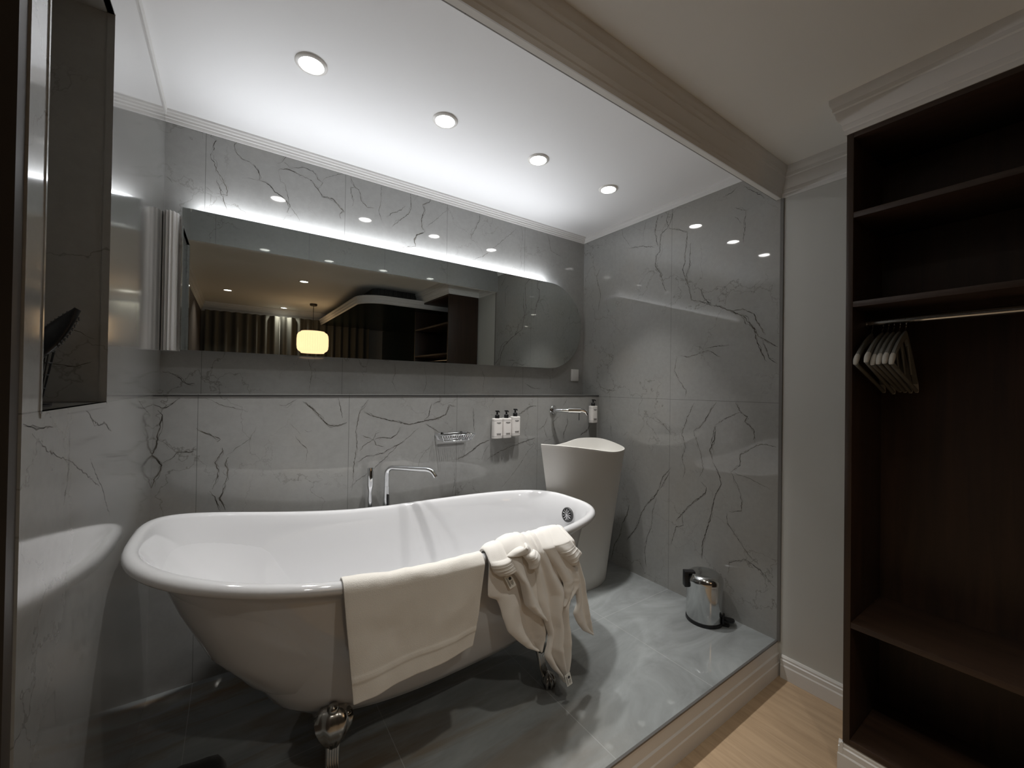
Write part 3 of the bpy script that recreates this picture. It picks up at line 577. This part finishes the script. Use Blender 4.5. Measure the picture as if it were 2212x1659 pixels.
# ================================================================ BATH MIXER
tap=thing('bath_mixer','tall chrome floor-standing bath mixer with angled spout and hand shower behind the bathtub','tap',(.60,1.985,0))
TX,TY,TZ=.625,1.972,.792
b=MB(); sp=Vector((.70,-.71,0)).normalized()
pth=[(TX,TY,.60),(TX,TY,.70),(TX,TY,TZ-.032)]
for k in range(1,7):
    a=PI/2*k/6; pth.append(tuple(Vector((TX,TY,TZ-.032))+sp*(.032*(1-math.cos(a)))+Vector((0,0,.032*math.sin(a)))))
e=Vector((TX,TY,TZ))+sp*.205; pth+= [tuple(Vector((TX,TY,TZ))+sp*.10),tuple(e)]
for k in range(1,6):
    a=.95*k/5; pth.append(tuple(e+sp*(.045*math.sin(a))-Vector((0,0,.045*(1-math.cos(a))))))
dl=sp*math.cos(.95)-Vector((0,0,math.sin(.95))); pth.append(tuple(Vector(pth[-1])+dl*.018))
b.tube(pth,.0118,18); b.build('spout',M_CHROME,tap,smooth=50)
b=MB(); b.lathe([(.013,.700),(.014,.66),(.0185,.60),(.021,.565),(.021,.54),(.013,.532),(.013,.50)],(TX,TY,0),28)
b.build('mixer_body',M_CHROME,tap,smooth=40)
b=MB(); b.lathe([(.0125,.03),(.0125,.5)],(TX,TY,0),20); b.lathe([(.035,.0),(.035,.012),(.014,.02),(.0125,.03)],(TX,TY,0),28); b.tube([(.545,1.985,.508),(TX,TY,.508)],.010,14)
b.build('riser_pipe',M_CHROME,tap,smooth=40)
b=MB(); b.box(TX-.0055,TX+.0055,TY-.0225,TY-.016,.57,.665); b.build('mixer_lever',M_BLACK,tap,bevel=.003)
b=MB(); b.lathe([(.0135,.795),(.0145,.793),(.0145,.715),(.0135,.703),(.0085,.685),(.0085,.672),(.0105,.64),(.0115,.60),(.0115,.54)],(.55,1.985,0),24); b.build('hand_shower',M_CHROME,tap,smooth=40)
b=MB(); b.tube([(.55,1.985,.545),(.552,1.99,.50),(.553,1.995,.30),(.57,2.0,.14),(.60,2.0,.08),(TX-.01,1.99,.12)],.006,10); b.build('shower_hose',M_CHROME,tap,smooth=60)
# ================================================================ WASHBASIN
basin=thing('pedestal_washbasin','white tapering pedestal washbasin standing in the back corner','washbasin',(1.76,1.80,0))
CTRL=[(2.055,1.745,.830),(2.005,1.865,.862),(1.86,1.920,.866),(1.70,1.892,.850),(1.545,1.825,.852),(1.392,1.735,.881),(1.50,1.655,.873),(1.66,1.618,.850),(1.84,1.612,.822),(1.985,1.655,.820)]
RIM=[]; nC=len(CTRL)
for i in range(nC):
    p0,p1,p2,p3=(Vector(CTRL[(i+q)%nC]) for q in (-1,0,1,2))
    if i==5: p0=p1-(p2-p1)*.6       # keep the tip sharp
    if i==4: p3=p2+(p2-p1)*.6
    for k in range(8):
        t=k/8; RIM.append(.5*((2*p1)+(p2-p0)*t+(2*p0-5*p1+4*p2-p3)*t*t+(3*p1-p0-3*p2+p3)*t**3))
CB=Vector((1.768,1.80,0)); CT=Vector((1.79,1.765,.80))
BASE=[]
for p in RIM:
    a=math.atan2((p.y-1.765)/.155,(p.x-1.75)/.33); BASE.append(Vector((CB.x+.197*math.cos(a),CB.y+.095*math.sin(a),0)))
def level(h,grow=1.):
    R=[]
    for p,q in zip(RIM,BASE):
        w=h**1.08; r=q+(p-q)*w; r.z=p.z*h; R.append(r)
    return R
def inset(d,sc,dz):
    R=[]
    for p in RIM:
        v=p-CT; v.z=0; l=v.length; v=v*max(.02,(1-d/l))*sc; R.append(Vector((CT.x+v.x,CT.y+v.y,p.z*(1 if sc>.95 else sc)+(0 if sc>.95 else (1-sc)*.845)+dz)))
    return R
RG=[[q+(Vector((CB.x,CB.y,0))-q)*.03 for q in BASE],[Vector((q.x,q.y,.006)) for q in BASE]]+[level(h) for h in (.04,.12,.25,.4,.55,.7,.82,.92,.975,.993)]
RG+=[inset(.0015,1,.0),inset(.006,1,.0015),inset(.011,1,.0),inset(.014,1,-.006),inset(.02,.93,-.05),inset(.02,.78,-.10),inset(.02,.45,-.125),inset(.02,.06,-.13)]
b=MB(); b.rings(RG,0,True,True,True); b.build('basin_body',M_STONE,basin,smooth=42)
b=MB(); b.lathe([(.0,.722),(.022,.722),(.022,.728),(.018,.731),(0,.731)],(1.78,1.775,-.005),20,cap=False); b.build('drain',M_CHROME,basin)
# wall spout over the basin
wt=thing('basin_tap','chrome wall-mounted basin tap with thin lever above the washbasin','tap',(1.735,DL,1.045))
b=MB(); b.lathe([(.0,.001),(.030,.001),(.030,-.006),(.026,-.010),(.014,-.011)],(1.735,DL,1.045),30,axis=1,cap=False); b.build('wall_plate',M_CHROME,wt,smooth=40)
b=MB(); sx,sy,sz=1.735,DL-.008,1.045
b.tube([(sx,sy,sz),(sx,sy-.03,sz),(sx+.03,sy-.06,sz),(sx+.07,sy-.085,sz)],.0115,16)
b.tube([(sx+.055,sy-.076,sz+.002),(sx+.125,sy-.118,sz+.002)],.0185,20)
b.build('tap_body',M_CHROME,wt,smooth=40)
b=MB(); b.tube([(sx+.120,sy-.115,sz+.002),(sx+.140,sy-.127,sz),(sx+.156,sy-.137,sz-.008),(sx+.163,sy-.141,sz-.026)],.0125,16); b.build('spout',M_CHROME,wt,smooth=40)
b=MB(); b.tube([(sx+.118,sy-.114,sz-.012),(sx+.118,sy-.114,sz-.062)],.0022,8); b.build('lever',M_DARKTRIM,wt,smooth=40)
# ================================================================ SOAP DISPENSERS
def dispenser(name,lab,x,z0,y,turn,group,narrow=1.):
    t=thing(name,lab,'soap dispenser',(x,y,z0),group)
    hw=.030*narrow; hd=.021; H=.118
    def rr(k,z,sc=1.):
        R=[]
        for i in range(28):
            a=2*PI*i/28; c,s=math.cos(a),math.sin(a)
            R.append((math.copysign(abs(c)**.5,c)*hw*sc,math.copysign(abs(s)**.6,s)*hd*sc,z))
        return R
    b=MB(); b.rings([rr(0,.0,.90),rr(0,.003,.98),rr(0,.008,1),rr(0,H-.008,1),rr(0,H-.002,.98),rr(0,H,.88)],0,True,True,True)
    for z in (.014,H-.014): b.rings([rr(0,z-.0006,1.008),rr(0,z+.0006,1.008)],1)
    bt=b.build('bottle',[M_BOTTLE,M_INK],None,smooth=40); bt.parent=t
    b=MB()
    rnd=random.Random(int(x*1000))
    def line(z,w,h,seg):
        xx=-w/2
        while xx<w/2:
            g=rnd.uniform(.0012,.0026); b.box(xx,min(xx+g,w/2),-hd-.0007,-hd+.002,z-h/2,z+h/2); xx+=g+.0009
    line(.093,.030,.0034,1); line(.088,.016,.0016,1); line(.030,.030,.0018,1); line(.026,.026,.0016,1); line(.022,.028,.0016,1)
    lb=b.build('printed_lettering',M_INK,None,smooth=0); lb.parent=bt; lb['label']='small dark lines of print'
    b=MB(); b.lathe([(.0135,H-.001),(.0135,H+.018),(.011,H+.021),(.0055,H+.022),(.0050,H+.036)],seg=18)
    b.lathe([(.006,H+.036),(.0075,H+.038),(.0075,H+.044),(.005,H+.046)],seg=14)
    b.tube([(0,0,H+.041),(0,-.012,H+.0415),(0,-.022,H+.0385)],.0042,8); b.tube([(-.012,0,H+.0425),(.012,0,H+.0425)],.0034,8)
    pm=b.build('pump',M_BLACK,None,smooth=40); pm.parent=t; pm['label']='black pump head'
    b=MB(); b.box(-.014,.014,hd-.001,DL-y+.001,.02,.09); br=b.build('wall_bracket',M_SOCKET,None,smooth=0); br.parent=t
    t.rotation_euler=(0,0,turn)
    return t
dispenser('soap_dispenser','white pump bottle on the wall, leftmost of the trio right of the soap dish',1.285,.889,DL-.026,0,'soap dispensers on the back wall',1.06)
dispenser('soap_dispenser','white pump bottle on the wall, middle of the trio right of the soap dish',1.350,.889,DL-.026,0,'soap dispensers on the back wall',1.0)
dispenser('soap_dispenser','white pump bottle on the wall, rightmost and slightly higher one of the trio',1.414,.897,DL-.026,0,'soap dispensers on the back wall',1.)
dispenser('soap_dispenser','single white pump bottle on the wall in the corner above the washbasin',2.080,.951,DL-.026,0,'soap dispensers on the back wall',1.)
# ================================================================ WIRE SOAP DISH
sd=thing('soap_dish','chrome wire soap basket on the wall between the bath mixer and the pump bottles','soap dish',(1.0,DL,.91))
b=MB(); x0,x1,y0,y1,zt,zb=.902,1.098,DL-.004,DL-.098,.932,.900
b.tube([(x0,y0,zt),(x1,y0,zt),(x1,y1,zt),(x0,y1,zt),(x0,y0,zt)],.0030,8); 
xi0,xi1,yi0,yi1=x0+.016,x1-.016,y0-.006,y1+.014
b.tube([(xi0,yi0,zb),(xi1,yi0,zb),(xi1,yi1,zb),(xi0,yi1,zb),(xi0,yi0,zb)],.0026,8)
b.tube([(x0+.008,y1+.006,(zt+zb)/2),(x1-.008,y1+.006,(zt+zb)/2)],.0020,8)
b.build('frame',M_CHROME,sd,smooth=60)
b=MB()
for k in range(15):
    t=k/14; xa=x0+(x1-x0)*t; xb=xi0+(xi1-xi0)*t
    b.tube([(xa,y1,zt),(xb,yi1,zb),(xb,yi0,zb)],.0016,6)
for k in range(7):
    t=k/6; ya=y0+(y1-y0)*t; yb=yi0+(yi1-yi0)*t
    b.tube([(x1,ya,zt),(xi1,yb,zb)],.0016,6); b.tube([(x0,ya,zt),(xi0,yb,zb)],.0016,6)
b.build('wires',M_CHROME,sd,smooth=60)
for x in (x0+.04,x1-.04):
    b=MB(); b.lathe([(.009,.001),(.009,-.008)],(x,DL,zt),14,axis=1); b.build('fixing',M_CHROME,sd,smooth=40)
# ================================================================ MIRROR
MY=2.160; MX0,MX1,MZ0,MZ1=-.184,2.095,1.327,1.918; TH=.008
mir=thing('wall_mirror','long wall mirror with a rounded right end and a glowing strip along its top','mirror',((MX0+MX1)/2,D,MZ0))
def stadium(ins):
    z0,z1=MZ0+ins,MZ1-ins; r=(z1-z0)/2; xc=MX1-ins-r; zc=(z0+z1)/2; P=[(MX0+ins,z0)]
    for k in range(41):
        a=-PI/2+PI*k/40; P.append((xc+r*math.cos(a),zc+r*math.sin(a)))
    P.append((MX0+ins,z1)); return P
def tilt_y(z,y): return y-(z-(MZ0+MZ1)/2)*math.tan(TH)
b=MB(); st=stadium(0); n=len(st)
b.add([(x,tilt_y(z,MY),z) for x,z in st]+[(x,tilt_y(z,MY+.006),z) for x,z in st],[tuple(range(n))],0)
b.add([(x,tilt_y(z,MY),z) for x,z in st]+[(x,tilt_y(z,MY+.006),z) for x,z in st],[(i,(i+1)%n,n+(i+1)%n,n+i) for i in range(n)]+[tuple(range(n,2*n))],1)
b.build('mirror_glass',[M_MIRROR,M_GREYBOX],mir,smooth=0)
b=MB(); st=stadium(.032); n=len(st)
b.add([(x,tilt_y(z,MY+.006),z) for x,z in st]+[(x,D,z) for x,z in st],[(i,(i+1)%n,n+(i+1)%n,n+i) for i in range(n)]+[tuple(range(n)),tuple(range(n,2*n))])
b.build('backing_box',M_GREYBOX,mir,smooth=0)
b=MB()   # led beads on the top edge of the mirror, running round the upper right curve
st=stadium(.003); r=(MZ1-MZ0)/2; pts=[]
x=MX0+.05
while x<MX1-r: pts.append((x,MZ1-.004)); x+=.0167
a=PI/2-.03
while a>PI*.40: pts.append((MX1-r+(r-.004)*math.cos(a),(MZ0+MZ1)/2+(r-.004)*math.sin(a))); a-=.0167/r
for x,z in pts: b.box(x-.0022,x+.0022,MY+.010,MY+.016,z-.001,z+.004)
ls=b.build('led_strip',M_LED,mir,smooth=0); ls['label']='strip of tiny white lights along the top edge'
# ================================================================ SWITCH PLATE
so=thing('switch_plate','small white switch plate on the back wall below the rounded mirror end','switch',(2.075,D,1.285))
b=MB(); b.box(2.040,2.112,D-.009,D,1.243,1.330); b.build('plate',M_SOCKET,so,bevel=.002)
b=MB(); b.box(2.048,2.104,D-.0115,D-.008,1.258,1.318); b.build('rocker',M_SOCKET,so,bevel=.001)
# ================================================================ DOWNLIGHTS
def downlight(name,lab,x,y,zc,group,lamp,rad=.040):
    t=thing(name,lab,'ceiling light',(x,y,zc),group)
    b=MB(); b.lathe([(rad*1.32,0),(rad*1.32,-.002),(rad*1.25,-.0045),(rad*1.02,-.006),(rad*.98,-.004),(rad*.96,0)],seg=40,cap=False)
    o=b.build('ring',M_TRIMW,None,smooth=40); o.parent=t
    b=MB(); b.lathe([(.0005,-.0028),(rad*.86,-.0028),(rad*.97,-.0008)],seg=36,cap=False)
    o=b.build('diffuser',lamp,None,smooth=0); o.parent=t
    return t
def lamp_light(name,x,y,z,r,power,col,spread=150,rot=(0,0,0)):
    l=bpy.data.lights.new(name,'AREA'); l.shape='DISK'; l.size=r*2; l.energy=power; l.color=col; l.spread=math.radians(spread)
    o=bpy.data.objects.new(name,l); o.location=(x,y,z); o.rotation_euler=rot; COL.objects.link(o); return o
names=['leftmost of the four lit ceiling downlights above the bathtub','second from the left of the four lit downlights above the bathtub','third from the left of the four lit downlights above the bathtub','rightmost and smallest-looking lit downlight over the bathroom by the right wall']
BLP=2.5
for i,x in enumerate((.209,.722,1.224,1.727)):
    downlight('downlight',names[i],x,1.576,ZCEIL,'bathroom downlights',M_LAMP)
    lamp_light('bath_lamp',x,1.576,ZCEIL-.0075,.034,BLP,(1.,.985,.96),62)
for i,(x,y) in enumerate(((-.07,-1.63),(.61,-.53),(.605,-2.58))):
    downlight('downlight',['main room downlight seen at the left in the mirror near the brown wall','main room downlight seen in the mirror nearest its upper edge','main room downlight close in front of the curtain, seen in the mirror'][i],x,y,ZMAIN,'main room downlights',M_LAMPM)
    lamp_light('room_lamp',x,y,ZMAIN-.0075,.034,4.6,(1.,.97,.88),120)
downlight('downlight','added unseen downlight just in front of the header, brightening the near main room',.75,.52,ZMAIN,'main room downlights',M_LAMPM)  # added fixture, out of sight both directly and in the mirror
lamp_light('room_lamp',.75,.52,ZMAIN-.0075,.034,2.2,(1.,.97,.88),100)  # fill light of the added downlight, brightens the near part of the main room
# the light given by the strip: one line washing the wall and ceiling above, one line shining forward over the mirror edge
def strip(name,energy,y,z,rx,spread=178):
    l=bpy.data.lights.new(name,'AREA'); l.shape='RECTANGLE'; l.size=MX1-MX0-.36; l.size_y=.010; l.energy=energy; l.color=(.93,.955,1.); l.spread=math.radians(spread)
    o=bpy.data.objects.new(name,l); o.location=((MX0+MX1-.26)/2,y,z); o.rotation_euler=(rx,0,0); COL.objects.link(o)
LEDA=2.0; LEDB=2.8; LEDW=1.3
strip('mirror_strip_up',LEDA,MY+.007,MZ1+.002,math.radians(158))
strip('mirror_strip_wall',LEDW,MY+.009,MZ1+.003,math.radians(128),150)
strip('mirror_strip_forward',LEDB,MY+.012,MZ1+.005,math.radians(238),116)
# ================================================================ PEDAL BIN
bn=thing('pedal_bin','small polished steel pedal bin standing by the right marble wall','bin',(2.035,1.165,0))
bx,by,br=2.035,1.165,.086
b=MB(); b.lathe([(br*.985,.012),(br,.02),(br,.205),(br*1.0,.213)],(bx,by,0),48); b.build('bin_body',M_CHROMED,bn,smooth=30)
b=MB(); b.lathe([(br*1.02,.2),(br*1.03,.209),(br*1.02,.219),(br*.96,.233),(br*.80,.243),(br*.70,.2445),(br*.66,.243),(0.001,.2435)],(bx,by,0),48,cap=False); b.lathe([(br*.9,.2),(br*1.02,.2)],(bx,by,0),48,cap=False); b.build('lid',M_CHROMED,bn,smooth=50)
b=MB(); b.lathe([(br*1.02,.0),(br*1.04,.003),(br*1.03,.016),(br*.98,.017)],(bx,by,0),48); b.build('base_ring',M_BLACK,bn,smooth=40)
b=MB(); a=math.radians(142); ca,sa=math.cos(a),math.sin(a); pr_=(-sa,ca)
def loc2(rad,s): return (bx+ca*rad+pr_[0]*s,by+sa*rad+pr_[1]*s)
def rbox(b,r0,r1,s0,s1,z0,z1):
    q=[loc2(r0,s0),loc2(r1,s0),loc2(r1,s1),loc2(r0,s1)]; b.prism(q,2,z0,z1)
rbox(b,br*.98,br+.020,-.017,.017,.170,.246); rbox(b,br*.6,br+.020,-.017,.017,.240,.250)
b.build('hinge_housing',M_BLACK,bn,bevel=.003)
a=math.radians(-66); ca,sa=math.cos(a),math.sin(a); pr_=(-sa,ca)
b=MB(); rbox(b,br*.97,br+.008,-.030,.030,.016,.046); q=[loc2(br+.004,-.012),loc2(br+.034,-.020),loc2(br+.050,-.014),loc2(br+.054,.0),loc2(br+.050,.014),loc2(br+.034,.020),loc2(br+.004,.012)]; b.prism(q,2,.026,.038)
q=[loc2(br-.01,-.02),loc2(br+.028,-.016),loc2(br+.032,.0),loc2(br+.028,.016),loc2(br-.01,.02)]; b.prism(q,2,.0,.012)
b.build('pedal',M_BLACK,bn,bevel=.003)
# ================================================================ WARDROBE
wd=thing('open_wardrobe','tall dark walnut open wardrobe with shelves on the right side of the photo','wardrobe',(1.98,.05,ZWB))
T=.020; XB=XR-.004
b=MB(); b.box(XW,XB,YW-T,YW,ZWB,ZWT); b.build('side_panel',M_WALNUT,wd,bevel=.001)
b=MB(); b.box(XW,XB,YW2,YW2+T,ZWB,ZWT); b.build('side_panel',M_WALNUT,wd,bevel=.001)
b=MB(); b.box(XB-.008,XB,YW2+T,YW-T,ZWB,ZWT); b.build('back_panel',M_WALNUT,wd,smooth=0)
b=MB(); b.box(XW,XB-.008,YW2+T,YW-T,ZWT-T,ZWT); b.build('top_panel',M_WALNUT2,wd,bevel=.001)
b=MB(); b.box(XW,XB-.008,YW2+T,YW-T,ZWB,ZWB+T); b.build('bottom_panel',M_WALNUT2,wd,bevel=.001)
for z in (1.812,1.493,.356):
    b=MB(); b.box(XW+.001,XB-.008,YW2+T,YW-T,z,z+T); b.build('shelf',M_WALNUT2,wd,bevel=.001)
RX,RZ=1.955,1.449
b=MB(); b.tube([(RX,YW-T-.0005,RZ),(RX,YW2+T+.0005,RZ)],.0125,20,flat=1); b.build('hanging_rail',M_CHROMED,wd,smooth=40)
for y0,y1 in ((YW-T-.006,YW-T-.0003),(YW2+T+.0003,YW2+T+.006)):
    b=MB(); b.lathe([(.02,y0),(.02,y1)],(RX,0,RZ),20,axis=1); b.build('rail_socket',M_CHROMED,wd,smooth=40)
# ================================================================ HANGERS
def hanger_meshes():
    ax,az=-.004,-.052     # neck below the rail centre
    F=(-.178,-.150); Bk=(.150,-.248)
    def arm(tip,drop):
        P=[]
        for k in range(9):
            t=k/8; x=ax+(tip[0]-ax)*t; z=az+(tip[1]-az)*(t**1.0)+.012*math.sin(PI*t); P.append((x,z,t))
        return P
    def sect(x,z,t):
        w=.0052+.0020*t**1.4; hgt=.016+.010*(1-t)
        return [(x,-w,z-hgt/2),(x,w,z-hgt/2),(x,w*1.05,z+hgt*.2),(x,w*.5,z+hgt/2),(x,-w*.5,z+hgt/2),(x,-w*1.05,z+hgt*.2)]
    b=MB(); ends=[]
    for tip in (F,Bk):
        A=arm(tip,0)
        b.rings([sect(x,z,t) for x,z,t in A[:8]],0,True,True,True)
        x0,z0,_=A[7]; x1,z1,_=A[8]; e=MB(); R=[]
        for k in range(6):
            q=k/5; x=x0+(x1-x0)*q*1.15; z=z0+(z1-z0)*q*.9-.012*q*q; sc=math.sqrt(max(.04,1-(q*.98)**4)); s0=sect(x,z,.86+.14*q)
            R.append([(p[0],p[1]*(.4+.6*sc)*1.03,z+(p[2]-z)*sc*1.08) for p in s0])
        e.rings(R,0,True,True,True); ends.append(e)
    arms=b
    bar=MB(); bar.tube([(F[0]+.01,0,F[1]-.010),(Bk[0]-.008,0,Bk[1]-.004)],.0065,10)
    bar.tube([(ax+.03,0,az-.04),(ax+.075,0,az-.14)],.004,8)
    hook=MB(); P=[(ax,0,az-.004),(ax,0,az+.020)]
    r=.0150
    for k in range(13):
        a=-PI*.30+PI*1.28*k/12; P.append((r*math.cos(a)*1.0,0,r*math.sin(a)+.0005))
    P=[(ax,0,az-.004),(ax,0,az+.016),(.010,0,-.016)]+P[2:]
    hook.tube(P,.0016,8)
    return arms,ends,bar,hook
arms,ends,bar,hook=hanger_meshes()
hang=['pale wooden hanger nearest the wardrobe side panel, set apart from the rest','second hanger from the side panel, lowest tip of the cluster','third hanger from the side panel in the middle of the cluster','fourth hanger from the side panel in the middle of the cluster','fifth hanger from the side panel, next to the last one','pale hanger at the right end of the row, farthest from the side panel']
h0=thing('clothes_hanger',hang[0],'clothes hanger',(RX,.482,RZ),'hangers on the wardrobe rail')
for mb,nm,m in ((arms,'shoulder_arms',M_HANGER),(bar,'trouser_bar',M_HANGER),(hook,'hook',M_CHROMED)):
    o=mb.build(nm,m,None,smooth=40); o.parent=h0
for e in ends:
    o=e.build('arm_end',M_HANGEREND,None,smooth=60); o.parent=h0; o['label']='pale rounded end'
for i,(y,ry) in enumerate(((.452,.03),(.437,-.02),(.422,-.01),(.406,.0),(.390,-.015))):
    c=copy_thing(h0,(RX,y,RZ),hang[i+1]); c.rotation_euler=(0,ry,0)
# ================================================================ RECESS OBJECTS
br_=thing('hair_brush','black ribbed brush standing in the dark recess of the left wall','brush',(-.29,1.21,1.25))
def leafw(t): return .028*math.sin(PI*min(1,(.10+.90*t)))**.8*(1-.25*t)+.003
C0=Vector((-.337,1.212,1.232)); Ax=Vector((.069,.0,.110)).normalized(); Wd=Vector((.62,-.62,-.36)); Wd=(Wd-Ax*Wd.dot(Ax)).normalized(); Nn=Ax.cross(Wd)
L=.128; R=[]
for k in range(21):
    t=k/20; w=leafw(t) if k<20 else .004; c=C0+Ax*(L*t); R.append([c+Wd*(w*math.cos(2*PI*j/16))+Nn*(.013*(1-.5*t)*math.sin(2*PI*j/16)) for j in range(16)])
b=MB(); b.rings(R,0,True,True,True); b.build('brush_head',M_BLACK,br_,smooth=60)
b=MB()
for k in range(9):
    t=.36+.062*k; w=leafw(t); c=C0+Ax*(L*t)
    for s in (-1,1): b.tube([c+Wd*(s*w*.80)+Nn*.009,c+Wd*(s*(w+.004))+Ax*.004],.0016,6)
o=b.build('ribs',M_RUBBER,br_,smooth=60)
wh=thing('wire_holder','thin black wire holder under the brush in the left wall recess','holder',(-.34,1.215,1.145))
b=MB(); tip=Vector((-.322,1.208,1.1425)); top=Vector((-.318,1.212,1.250)); rt=.017
for k in range(8):
    a=2*PI*k/8; b.tube([tip+Vector((math.cos(a)*.005,math.sin(a)*.005,0)),top+Vector((math.cos(a)*rt,math.sin(a)*rt,0))],.0011,6)
for t in (.3,.55,.78,1.):
    c=tip.lerp(top,t); r=.005+(rt-.005)*t
    b.tube([c+Vector((math.cos(2*PI*k/20)*r,math.sin(2*PI*k/20)*r,0)) for k in range(21)],.0013 if t<1 else .002,6)
b.lathe([(.02,1.1415),(.02,1.1445)],(tip.x,tip.y,0),16)
b.build('wires',M_BLACK,wh,smooth=60)
# ================================================================ BLACK OBJECT AT THE LOWER EDGE
b=MB(); P=[(-.165,.0),(-.160,.055),(-.140,.083),(-.108,.090),(-.072,.084),(-.040,.083),(-.012,.078),(.004,.055),(.008,.0)]
R=[]
for j in range(9):
    t=j/8; sc=1-.10*abs(2*t-1)**4; R.append([(-.078+(x+.078)*sc,1.375+.135*t,max(0,z*sc)) for x,z in P])
b.rings(R,0,True,True,True); o=b.build('folded_mat',cloth_mat('black cloth',(.010,.010,.011),300,.3),None,smooth=60,bevel=0)
tag(o,'low black rounded bundle on the bathroom floor at the bottom left edge of the photo','bundle')
# ================================================================ MAIN ROOM BEHIND THE CAMERA
pl=thing('pendant_lamp','warm glowing pleated pendant lamp reflected in the long mirror','pendant lamp',(.91,-1.925,ZMAIN))
lx,ly=.91,-1.925
b=MB(); b.lathe([(.048,ZMAIN),(.048,ZMAIN-.022),(.040,ZMAIN-.028),(.004,ZMAIN-.03)],(lx,ly,0),28); b.build('ceiling_rose',M_DARKBROWN,pl,smooth=40)
b=MB(); b.tube([(lx,ly,ZMAIN-.028),(lx,ly,1.86)],.0035,8); b.build('cord',M_DARKBROWN,pl)
b=MB(); prof=[(.135,1.562),(.142,1.562),(.148,1.575),(.178,1.596),(.192,1.622),(.197,1.67),(.197,1.76),(.192,1.81),(.178,1.838),(.150,1.856),(.142,1.866),(.135,1.866)]
R=[]
for r,z in prof:
    R.append([(lx+(r+.004*math.cos(40*2*PI*k/240))*math.cos(2*PI*k/240),ly+(r+.004*math.cos(40*2*PI*k/240))*math.sin(2*PI*k/240),z) for k in range(240)])
b.rings(R,0,True,True,True); b.build('shade',M_SHADE,pl,smooth=60)
def curtain(x0,x1,name,lab,seed,m):
    b=MB(); n=int((x1-x0)/.008); rows=[]
    for z in (ZROOM+.01,.6,1.4,2.02,2.118):
        r=[]
        for i in range(n+1):
            x=x0+(x1-x0)*i/n
            y=YFAR+.15+.030*math.sin(x*2*PI/.115+1.5*noise.noise((x*3+seed,0,0)))+.014*noise.noise((x*14+seed,z*.8,2))
            r.append((x,y,z))
        rows.append(r)
    b.rings(rows,0,False); o=b.build(name,m,None,smooth=180)
    s=o.modifiers.new('thickness','SOLIDIFY'); s.thickness=.003
    tag(o,lab,'curtain'); return o
curtain(-.33,.56,'curtain','left taupe curtain on the far wall, seen in the mirror left of the lamp',1.,M_CURT)
curtain(.57,1.86,'curtain','right taupe curtain on the far wall, seen in the mirror beside the lamp',5.,M_CURT)
# ================================================================ CAMERA, WORLD, VIEW
yaw,pitch,roll=.6032,.0084,.0144
cy_,sy_=math.cos(yaw),math.sin(yaw); cp,sp_=math.cos(pitch),math.sin(pitch)
f=Vector((sy_*cp,cy_*cp,sp_)); r=Vector((cy_,-sy_,0)); u=r.cross(f)
r2=r*math.cos(roll)+u*math.sin(roll); u2=-r*math.sin(roll)+u*math.cos(roll)
cam=bpy.data.cameras.new('camera'); co=bpy.data.objects.new('camera',cam); COL.objects.link(co)
co.matrix_world=Matrix(((r2.x,u2.x,-f.x,0),(r2.y,u2.y,-f.y,0),(r2.z,u2.z,-f.z,1.19),(0,0,0,1)))
cam.sensor_width=36; cam.sensor_fit='HORIZONTAL'; cam.lens=36*875.24/2212; cam.clip_start=.02
SC.camera=co
w=bpy.data.worlds.new('world'); SC.world=w; w.use_nodes=True; w.node_tree.nodes['Background'].inputs[0].default_value=(0,0,0,1)
vs=SC.view_settings; vs.view_transform='Standard'; vs.look='None'; vs.gamma=1; vs.use_curve_mapping=False; vs.exposure=.15
SC.cycles.caustics_reflective=False; SC.cycles.caustics_refractive=False
SC.cycles.sample_clamp_indirect=4; SC.cycles.max_bounces=10; SC.cycles.diffuse_bounces=6; SC.cycles.glossy_bounces=6
